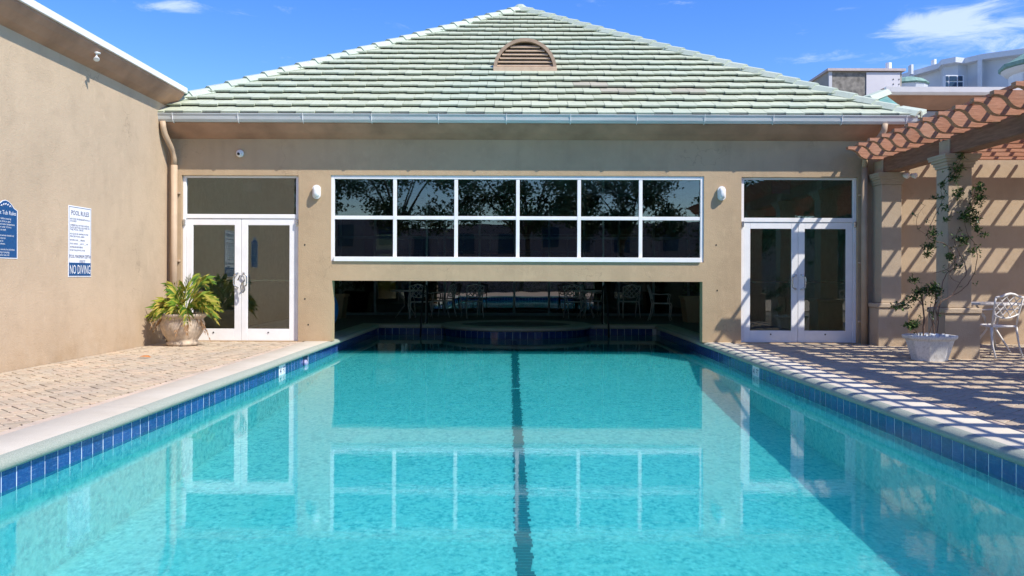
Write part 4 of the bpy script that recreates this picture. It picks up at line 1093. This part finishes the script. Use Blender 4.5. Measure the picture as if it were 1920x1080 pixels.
# ------------------------------------------------------------------ lattice-back armchair
def make_chair(label, group=None, mat=None, arms=True):
    mat = mat or m_cast
    t = thing('lattice_back_chair', (0, 0, 0), label, 'chair', group)
    w = .225; d = .21; sh = .43
    # seat: ringed frame and slotted plate (front is -y)
    mb = MB(); mb.tube([(-w, -d, sh), (w, -d, sh), (w * .92, d, sh), (-w * .92, d, sh), (-w, -d, sh)], .014, 6)
    mb.box(-w * .95, w * .95, -d * .97, d * .97, sh - .006, sh + .004); mb.build('seat', mat, t)
    for sx in (-1, 1):
        MB().tube([(sx * w, -d, sh), (sx * (w + .02), -d - .025, sh - .07), (sx * (w + .008), -d - .015, sh - .2), (sx * (w - .012), -d + .005, sh - .32), (sx * (w + .005), -d - .03, .012)], [.018, .021, .014, .011, .014], 6).build('leg', mat, t, smooth=True)
        MB().tube([(sx * w * .92, d, sh), (sx * (w * .95), d + .01, sh - .1), (sx * (w * .97), d + .035, sh - .25), (sx * w, d + .09, .012)], [.016, .016, .012, .014], 6).build('leg', mat, t, smooth=True)
        if arms: MB().tube([(sx * w, -d + .03, sh), (sx * (w + .035), -d + .03, sh + .12), (sx * (w + .045), -d + .0, sh + .20), (sx * (w + .04), -d + .06, sh + .225), (sx * (w + .02), .05, sh + .215), (sx * w * .98, d + .03, sh + .235)], .011, 6).build('armrest', mat, t, smooth=True)
    def bp(u, v):
        vv_ = v / .43; return (u * (1 + .06 * vv_), d + .005 + .10 * vv_ ** 1.3, sh + v)
    hw = w * .92
    fr = MB(); fr.tube([bp(-hw, 0), bp(-hw * .98, .15), bp(-hw * 1.02, .3), bp(-hw * 1.05, .39)], .013, 6); fr.tube([bp(hw, 0), bp(hw * .98, .15), bp(hw * 1.02, .3), bp(hw * 1.05, .39)], .013, 6)
    fr.tube([bp(-hw * 1.05, .39), bp(-hw * .6, .405), bp(-hw * .3, .432), bp(0, .442), bp(hw * .3, .432), bp(hw * .6, .405), bp(hw * 1.05, .39)], .017, 6)
    fr.tube([bp(-hw * .98, .17), bp(-hw * .7, .14), bp(-hw * .35, .118), bp(0, .11), bp(hw * .35, .118), bp(hw * .7, .14), bp(hw * .98, .17)], .012, 6)
    bk_ = fr.build('backrest', mat, t, smooth=True)
    lt = MB()
    def low(u): return .11 + .06 * (abs(u) / hw) ** 1.6
    def high(u): return .44 - .05 * (abs(u) / hw) ** 1.4
    for s_ in (-1, 1):
        for c_ in [-.46, -.33, -.20, -.07, .06, .19, .32, .45]:
            P = []
            for i in range(31):
                u = -hw + 2 * hw * i / 30; v = .275 + s_ * (u - c_ * .9) * 1.05
                if low(u) <= v <= high(u): P.append(bp(u, v + 0))
            if len(P) > 2: lt.tube([P[0], P[len(P) // 2], P[-1]], .0085, 4)
    lt.build('lattice', mat, bk_)
    return t
ch = make_chair('white lattice-back armchair seen from behind on the right deck by the column')
ch.location = (6.49, 11.62, 0); ch.rotation_euler = (0, 0, radians(196)); ABS[ch.name] = Vector((0, 0, 0))
m_castd = plain('weathered_cast_aluminium', (.42, .41, .38), .5, vary=.15, scale=20)
grp = 'lattice chairs inside the pool house'
def inchair(px, Y, rot, label):
    c_ = copy_tree(ch, ((px - 965) * Y / 1600, Y, 0), (0, 0, radians(rot))); c_['label'] = label; c_['group'] = grp
    return c_
inchair(1180, 22.2, 185, 'dim lattice chair inside, second from the right jamb of the opening')
inchair(1240, 20.9, 75, 'dim lattice chair seen side-on inside, nearest the right jamb of the opening')
inchair(1078, 21.8, 10, 'dim lattice chair inside, just left of the right white pole')
inchair(1110, 22.6, 100, 'dim lattice chair inside, behind the right white pole')
inchair(790, 21.4, 170, 'dim lattice chair inside, beside the left white pole')
inchair(830, 22.3, 250, 'dark lattice chair inside, just right of the left white pole')
inchair(885, 22.0, 200, 'dark lattice chair inside, left of the middle of the glass screen')
tbm = None
def table(x, y, r, label, h=.72):
    t = thing('round_table', (x, y, 0), label, 'table')
    MB().lathe([(r, h - .035), (r + .006, h - .02), (r, h), (.01, h + .002)], x, y, 36).build('table_top', m_cast, t)
    for k in range(3):
        a = 2 * pi * k / 3 + .9
        MB().tube([(x + r * .55 * cos(a), y + r * .55 * sin(a), h - .035), (x + .10 * cos(a), y + .10 * sin(a), h - .22), (x + .07 * cos(a), y + .07 * sin(a), h * .45), (x + r * .75 * cos(a), y + r * .75 * sin(a), .012)], [.014, .02, .016, .014], 8).build('leg', m_cast, t, smooth=True)
table(7.02, 12.55, .40, 'white round metal table half hidden behind the lattice-back armchair')
table(1.93, 22.3, .40, 'pale round table inside the pool house near the right pole')
table(-2.75, 21.9, .42, 'dim round table inside the pool house left of the left pole')
# poles, grab rails, blue ball, planters inside
for px, lab in ((800, 'slim white pole standing at the left of the spa'), (1131, 'slim white pole standing at the right of the spa')):
    Yp = 19.35; x = (px - 965) * Yp / 1600
    t = thing('slim_post', (x, Yp, 0), lab, 'post', 'white posts by the spa')
    MB().tube([(x, Yp, .012), (x, Yp, 3.35)], .022, 8).build('pole', m_cast, t); MB().lathe([(.05, .008), (.05, .022), (.03, .03)], x, Yp, 14).build('base_flange', m_cast, t)
for px, lab, s_ in ((790, 'dark curved grab rail entering the water left of the spa', -1), (1141, 'dark curved grab rail entering the water right of the spa', 1)):
    Yp = 18.2; x = (px - 965) * Yp / 1600
    t = thing('grab_rail', (x, Yp + .9, 0), lab, 'handrail', 'grab rails at the far end')
    for q in (0,):
        MB().tube([(x + q - .03 * s_, 19.15, .0), (x + q - .03 * s_, 19.15, .72), (x + q - .02 * s_, 19.08, .86), (x + q, 18.85, .90), (x + q, 18.6, .72), (x + q + .02 * s_, 18.42, .2), (x + q + .03 * s_, 18.3, -.35)], .021, 8).build('rail', m_black, t, smooth=True)
MB().lathe([(.0, .012)] + [(.31 * sin(a), .012 + .42 - .42 * cos(a)) for a in [pi * i / 14 for i in range(1, 14)]] + [(0.0, .852)], -3.66, 16.2, 24).build('buoyancy_ball', m_blue, smooth=True)
tag(bpy.data.objects['buoyancy_ball'], 'tall rounded blue vinyl float cut off by the left edge of the opening', 'float')
for x, y, lab in ((-4.6, 21.6, 'dim square planter inside behind the blue float'), (4.35, 20.4, 'dim square planter inside at the right jamb of the opening')):
    t = thing('indoor_planter', (x, y, 0), lab, 'planter', 'planters inside the pool house')
    mb = MB(); mb.prism([(-.27, 0), (.27, 0), (.34, .55), (.37, .56), (.37, .62), (-.37, .62), (-.37, .56), (-.34, .55)], lambda u, v, tt: (x + u, y + tt, v), -.3, .3); mb.build('tub', m_wall, t)
    lf = MB()
    for i in range(160):
        p = Vector((x + random.gauss(0, .16), y + random.gauss(0, .13), .70 + abs(random.gauss(0, .18)))); leaf_at(lf, p, rv(), U(.08, .16), .02)
    lf.build('foliage', m_vleaf, t, kind='stuff')

# ------------------------------------------------------------------ buildings beyond
Yd = 35
dep = thing('plant_room', (14.3, Yd, 0), 'grey rooftop block with speckled panel and pale cladding behind the hip roof', 'building')
k = Yd / 1600
xa, xb, xc, xd = (1553 - 965) * k, (1559 - 965) * k, (1623 - 965) * k, (1686 - 965) * k
top = EYE + (518 - 129) * k
MB().box(xa, xd + .1, Yd + .06, Yd + 2.3, -1.6, top - .05).build('building_body', m_shed, dep)
MB().box(xa, xb, Yd, Yd + .059, -1.6, top - .06).build('corner_trim', m_grey, dep)
MB().box(xb + .02, xc - .02, Yd + .02, Yd + .059, -1.6, top - .11).build('speckled_panel', m_panel, dep)
MB().box(xc, xd, Yd - .02, Yd + .059, -1.6, top - .10).build('pale_panel', plain('lilac_white_cladding', (.60, .57, .58), .6, vary=.05, scale=1), dep)
MB().box(xa - .08, xd + .2, Yd - .10, Yd + 2.4, top - .05, top + .05).build('roof_edge', plain('pinkish_roof_edge', (.50, .42, .40), .7), dep)
MB().tube([(xd - .25, Yd + .5, top), (xd - .25, Yd + .5, top + .42)], .12, 10).build('roof_pipe', m_farw, dep)
MB().box(xd - .33, xd + .0, Yd - .16, Yd - .021, top - .95, top - .85).build('ledge_light', m_farw, dep)
mb = MB()
for zz in (.3, .5, .75):
    mb.box(xd - .30, xd - .26, Yd - .04, Yd - .021, top - .10 - zz, top - .06 - zz)
    mb.box(xd - .06, xd - .03, Yd - .04, Yd - .021, top - .10 - zz, top - .06 - zz)
mb.build('fixing', m_black, dep)
hot = thing('white_hotel', (30, 57, 0), 'pale grey white hotel block with small paned window far behind the pergola', 'building')
def wp(px, py, Y): 
    q = pt(px, py, Y); return q
ptsh = [(1685, 146, 63.5), (1720, 136, 62.0), (1762, 124, 60.0), (1768, 117, 58.6), (1795, 112, 58.0), (1812, 114, 58.0), (1843, 107, 56.5), (1925, 96, 53.5), (2100, 75, 48)]
mb = MB(); Q = []
for (px, py, Y_) in ptsh:
    q = pt(px, py, Y_); Q.append(q)
for a, b in zip(Q[:-1], Q[1:]):
    mb.quad((a.x, a.y, -1.6), (b.x, b.y, -1.6), tuple(b), tuple(a))
mb.quad((Q[-1].x, Q[-1].y, -1.6), (Q[-1].x + 5, Q[-1].y + 25, -1.6), (Q[-1].x + 5, Q[-1].y + 25, Q[-1].z), tuple(Q[-1]))
mb.quad((Q[0].x, Q[0].y, -1.6), (Q[0].x + 5, Q[0].y + 25, -1.6), (Q[0].x + 5, Q[0].y + 25, Q[0].z), tuple(Q[0]))
mb.build('wall', m_far, hot)
rfm = MB(); n0 = 0; rfm.v = [tuple(q) for q in Q] + [(Q[-1].x + 5, Q[-1].y + 25, Q[-1].z), (Q[0].x + 5, Q[0].y + 25, Q[0].z)]; rfm.f = [tuple(range(len(rfm.v)))]
rfm.build('roof', m_far, hot)
mb = MB()
for a, b in zip(Q[:-1], Q[1:]):
    o1 = Vector((-.35, -.35, 0))
    mb.quad(tuple(a + o1 - Vector((0, 0, .25))), tuple(b + o1 - Vector((0, 0, .25))), tuple(b + o1 + Vector((0, 0, .1))), tuple(a + o1 + Vector((0, 0, .1))))
    mb.quad(tuple(a + o1 - Vector((0, 0, .25))), tuple(b + o1 - Vector((0, 0, .25))), tuple(b - Vector((0, 0, .3))), tuple(a - Vector((0, 0, .3))))
    mb.quad(tuple(a + o1 + Vector((0, 0, .1))), tuple(b + o1 + Vector((0, 0, .1))), tuple(b + Vector((0, 0, .12))), tuple(a + Vector((0, 0, .12))))
mb.build('cornice', m_farw, hot)
def wbox(px0, px1, py0, py1, Y_, dth, mat, nm, par):
    a = pt(px0, py1, Y_); b = pt(px1, py0, Y_); return MB().box(a.x, b.x, Y_ - dth, Y_ + .3, a.z, b.z).build(nm, mat, par)
wfr = wbox(1770.5, 1804.5, 141.5, 168, 57.4, .10, m_farw, 'window', hot)
for (a, b) in ((1772, 1776.5), (1779, 1792), (1795, 1803)):
    for (c_, d) in ((143, 152), (154.5, 167)): wbox(a, b, c_, d, 57.3, .05, m_farg, 'pane', wfr)
wbox(1836, 1839, 112, 170, 56.2, .08, m_farw, 'drain_pipe', hot)
for px, py0, py1 in ((1707, 122, 140), (1750, 112, 124)): wbox(px - 2, px + 2, py0, py1, 61, .2, m_farw, 'roof_vent_pipe', hot)
tu = thing('hotel_turret', (29, 47, 0), 'pale turret with green conical roof at the right edge above the pergola', 'turret')
c0 = pt(1962, 130, 48); rz = 48 / 1600
MB().lathe([(1.9, -1.6), (1.9, c0.z - .3)], c0.x, 48, 20).build('wall', m_farw, tu)
MB().lathe([(2.3, c0.z), (2.42, c0.z + .08), (2.42, c0.z + .28), (2.1, c0.z + .40), (.02, c0.z + 1.7)], c0.x, 48, 10).build('roof', m_farroof, tu)
MB().lathe([(1.92, c0.z - .30), (2.1, c0.z - .2), (2.3, c0.z - .01), (2.3, c0.z)], c0.x, 48, 20).build('cornice', m_farw, tu)
for a in (-2.6, -2.3, -2.0, -1.7, -1.4):
    x, y = c0.x + 1.93 * cos(a), 48 + 1.93 * sin(a)
    mb = MB(); mb.box(-.22, .22, -.03, .03, 0, .55); o = mb.mesh('window', m_farg); inst('window', o, (x, y, c0.z - .95), tu, (0, 0, a + pi / 2))
bay = thing('green_bay_roof', (22, 48, 0), 'small green domed bay roof beside the pale clad block', 'bay roof')
c1 = pt(1700, 162, 50)
MB().lathe([(1.15, c1.z - .0), (1.2, c1.z + .08), (.95, c1.z + .30), (.45, c1.z + .48), (.02, c1.z + .52)], c1.x, 50, 12).build('roof', m_farroof, bay)
MB().lathe([(1.0, -1.6), (1.0, c1.z - .35), (1.1, c1.z - .05), (1.1, c1.z)], c1.x, 50, 12).build('wall', m_farw, bay)

# ------------------------------------------------------------------ what stands behind the camera and shows in the glass
def tree(x, y, h, cr, seed, label):
    random.seed(seed); t = thing('shade_tree', (x, y, -.03), label, 'tree', 'shade trees mirrored in the windows')
    tr = MB(); hb = h * .38
    tr.tube([(x, y, -.1), (x + .05, y, hb * .5), (x + U(-.2, .2), y + U(-.2, .2), hb)], [.20, .16, .13], 8)
    tips = []
    for i in range(7):
        a = 2 * pi * i / 7 + U(-.3, .3); e = Vector((x + cr * .7 * cos(a), y + cr * .7 * sin(a), hb + (h - hb) * U(.3, .8)))
        s_ = Vector((x, y, hb * U(.8, 1))); tr.tube([s_, s_.lerp(e, .5) + Vector((0, 0, .25)), e], [.09, .05, .02], 6); tips.append(e)
    tr.build('trunk', m_bark, t)
    cr_ = MB(); cl_ = []
    for i in range(54):
        a = U(0, 2 * pi); r_ = cr * sqrt(R()); cl_.append(Vector((x + r_ * cos(a), y + r_ * sin(a), hb + (h - hb) * U(.0, 1) * (1 - .35 * (r_ / cr) ** 2) + .1)))
    for c_ in cl_ + tips:
        for k_ in range(170):
            p = c_ + Vector((random.gauss(0, .33), random.gauss(0, .33), random.gauss(0, .26))); leaf_at(cr_, p, rv(), U(.16, .28), .075)
    cr_.build('crown', m_tleaf, t)
for i, (x, y, h, cr_) in enumerate(((-13, -16, 8.5, 3.6), (-6.5, -19, 9.5, 3.9), (.5, -17, 9.0, 3.8), (6.5, -21, 8.8, 3.4), (12, -16, 6.0, 2.2), (-20, -20, 9, 4), (19, -22, 8, 3.2))):
    tree(x, y, h, cr_, 40 + i, ['broad dark shade tree', 'tall dense shade tree', 'wide shade tree', 'leafy shade tree', 'small open shade tree', 'full shade tree', 'pale shade tree'][i] + ' far behind the pool seen only as a window reflection')
random.seed(99)
hb_ = thing('rear_hotel', (4, -40, 0), 'pale hotel facade behind the trees, seen only mirrored in glass', 'building')
MB().box(-28, 30, -44, -38, -1.6, 5.2).build('wall', stucco('rose_render', (.36, .27, .24)), hb_)
for i in range(18):
    for z in (.6, 3.0): MB().box(-26 + i * 3.1, -24.8 + i * 3.1, -37.98, -37.94, z, z + 1.5).build('window', m_farg, hb_)
hd = MB()
for i in range(9000):
    p = Vector((U(-20, 20), -13 + random.gauss(0, .35), abs(random.gauss(0, .55)))); leaf_at(hd, p, rv(), U(.08, .16), .04)
tag(hd.build('clipped_hedge', m_tleaf), 'low green hedge beyond the near end of the pool deck, mirrored in the doors', 'hedge')
MB().box(-14, 18, -12.3, YN - .45, -.029, -.005).build('rear_deck', m_brick, kind='structure')
base = thing('pool_coping', (0, YN, 0), 'cream coping across the near end of the pool under the camera', 'pool coping', 'cream coping round the pool')
MB().box(XL - .4, XR + .39, YN - .43, YN + .055, -.066, .012).build('coping_slab', m_coping, base, bevel=.012)

t = thing('cable_lock', (-4.47, YW - .02, .83), 'dark grey cable lock looped through the handles of the left double door', 'lock')
P_ = [(-4.50, YW - .03, 1.00), (-4.46, YW - .05, 1.075), (-4.40, YW - .05, 1.06), (-4.385, YW - .05, .99), (-4.43, YW - .045, .95), (-4.45, YW - .04, .90), (-4.44, YW - .04, .83), (-4.41, YW - .04, .80), (-4.385, YW - .04, .84), (-4.39, YW - .04, .90), (-4.42, YW - .045, .94)]
MB().tube(P_, .011, 6).build('cable', plain('grey_cable', (.16, .16, .16), .5), t, smooth=True)
MB().box(-4.435, -4.395, YW - .06, YW - .03, .915, .965).build('lock_body', m_steel, t, bevel=.004)

for x, z in ((-3.42, 1.58), (-3.415, .70), (-3.36, .28), (3.28, 1.60), (3.30, .86)):
    mb = MB(); mb.prism([(.012 * cos(a), .016 * sin(a)) for a in [2 * pi * q / 7 for q in range(7)]], lambda u, v, t: (x + u, YW - t, z + v), .0005, .004); mb.build('filled_anchor_hole', m_dark, house)

# ------------------------------------------------------------------ litter and marks on the deck
lf = MB(); c0 = Vector((-4.82, 11.1, .012))
lf.v = [(c0.x - .09, c0.y - .02, .006), (c0.x - .03, c0.y + .05, .03), (c0.x + .05, c0.y + .03, .035), (c0.x + .11, c0.y - .02, .01), (c0.x + .02, c0.y - .05, .02), (c0.x - .04, c0.y - .04, .022)]
lf.f = [(0, 1, 5), (1, 2, 4, 5), (2, 3, 4)]
tag(lf.build('fallen_leaf', m_brownleaf), 'orange brown dry leaf curled on the left brick deck', 'leaf')
dbr = MB()
random.seed(3)
for i in range(260):
    x, y = (U(-5.6, -3.6), U(6, 13.6)) if i % 2 else (U(3.7, 9), U(6, 13.6)); a = U(0, pi); s_ = U(.006, .022)
    dbr.tube([(x, y, .006), (x + s_ * cos(a), y + s_ * sin(a), .008), (x + 1.9 * s_ * cos(a + .3), y + 1.9 * s_ * sin(a + .3), .006)], .0018, 3)
dbr.build('leaf_litter', m_stem, kind='stuff')

bpy.context.view_layer.update()
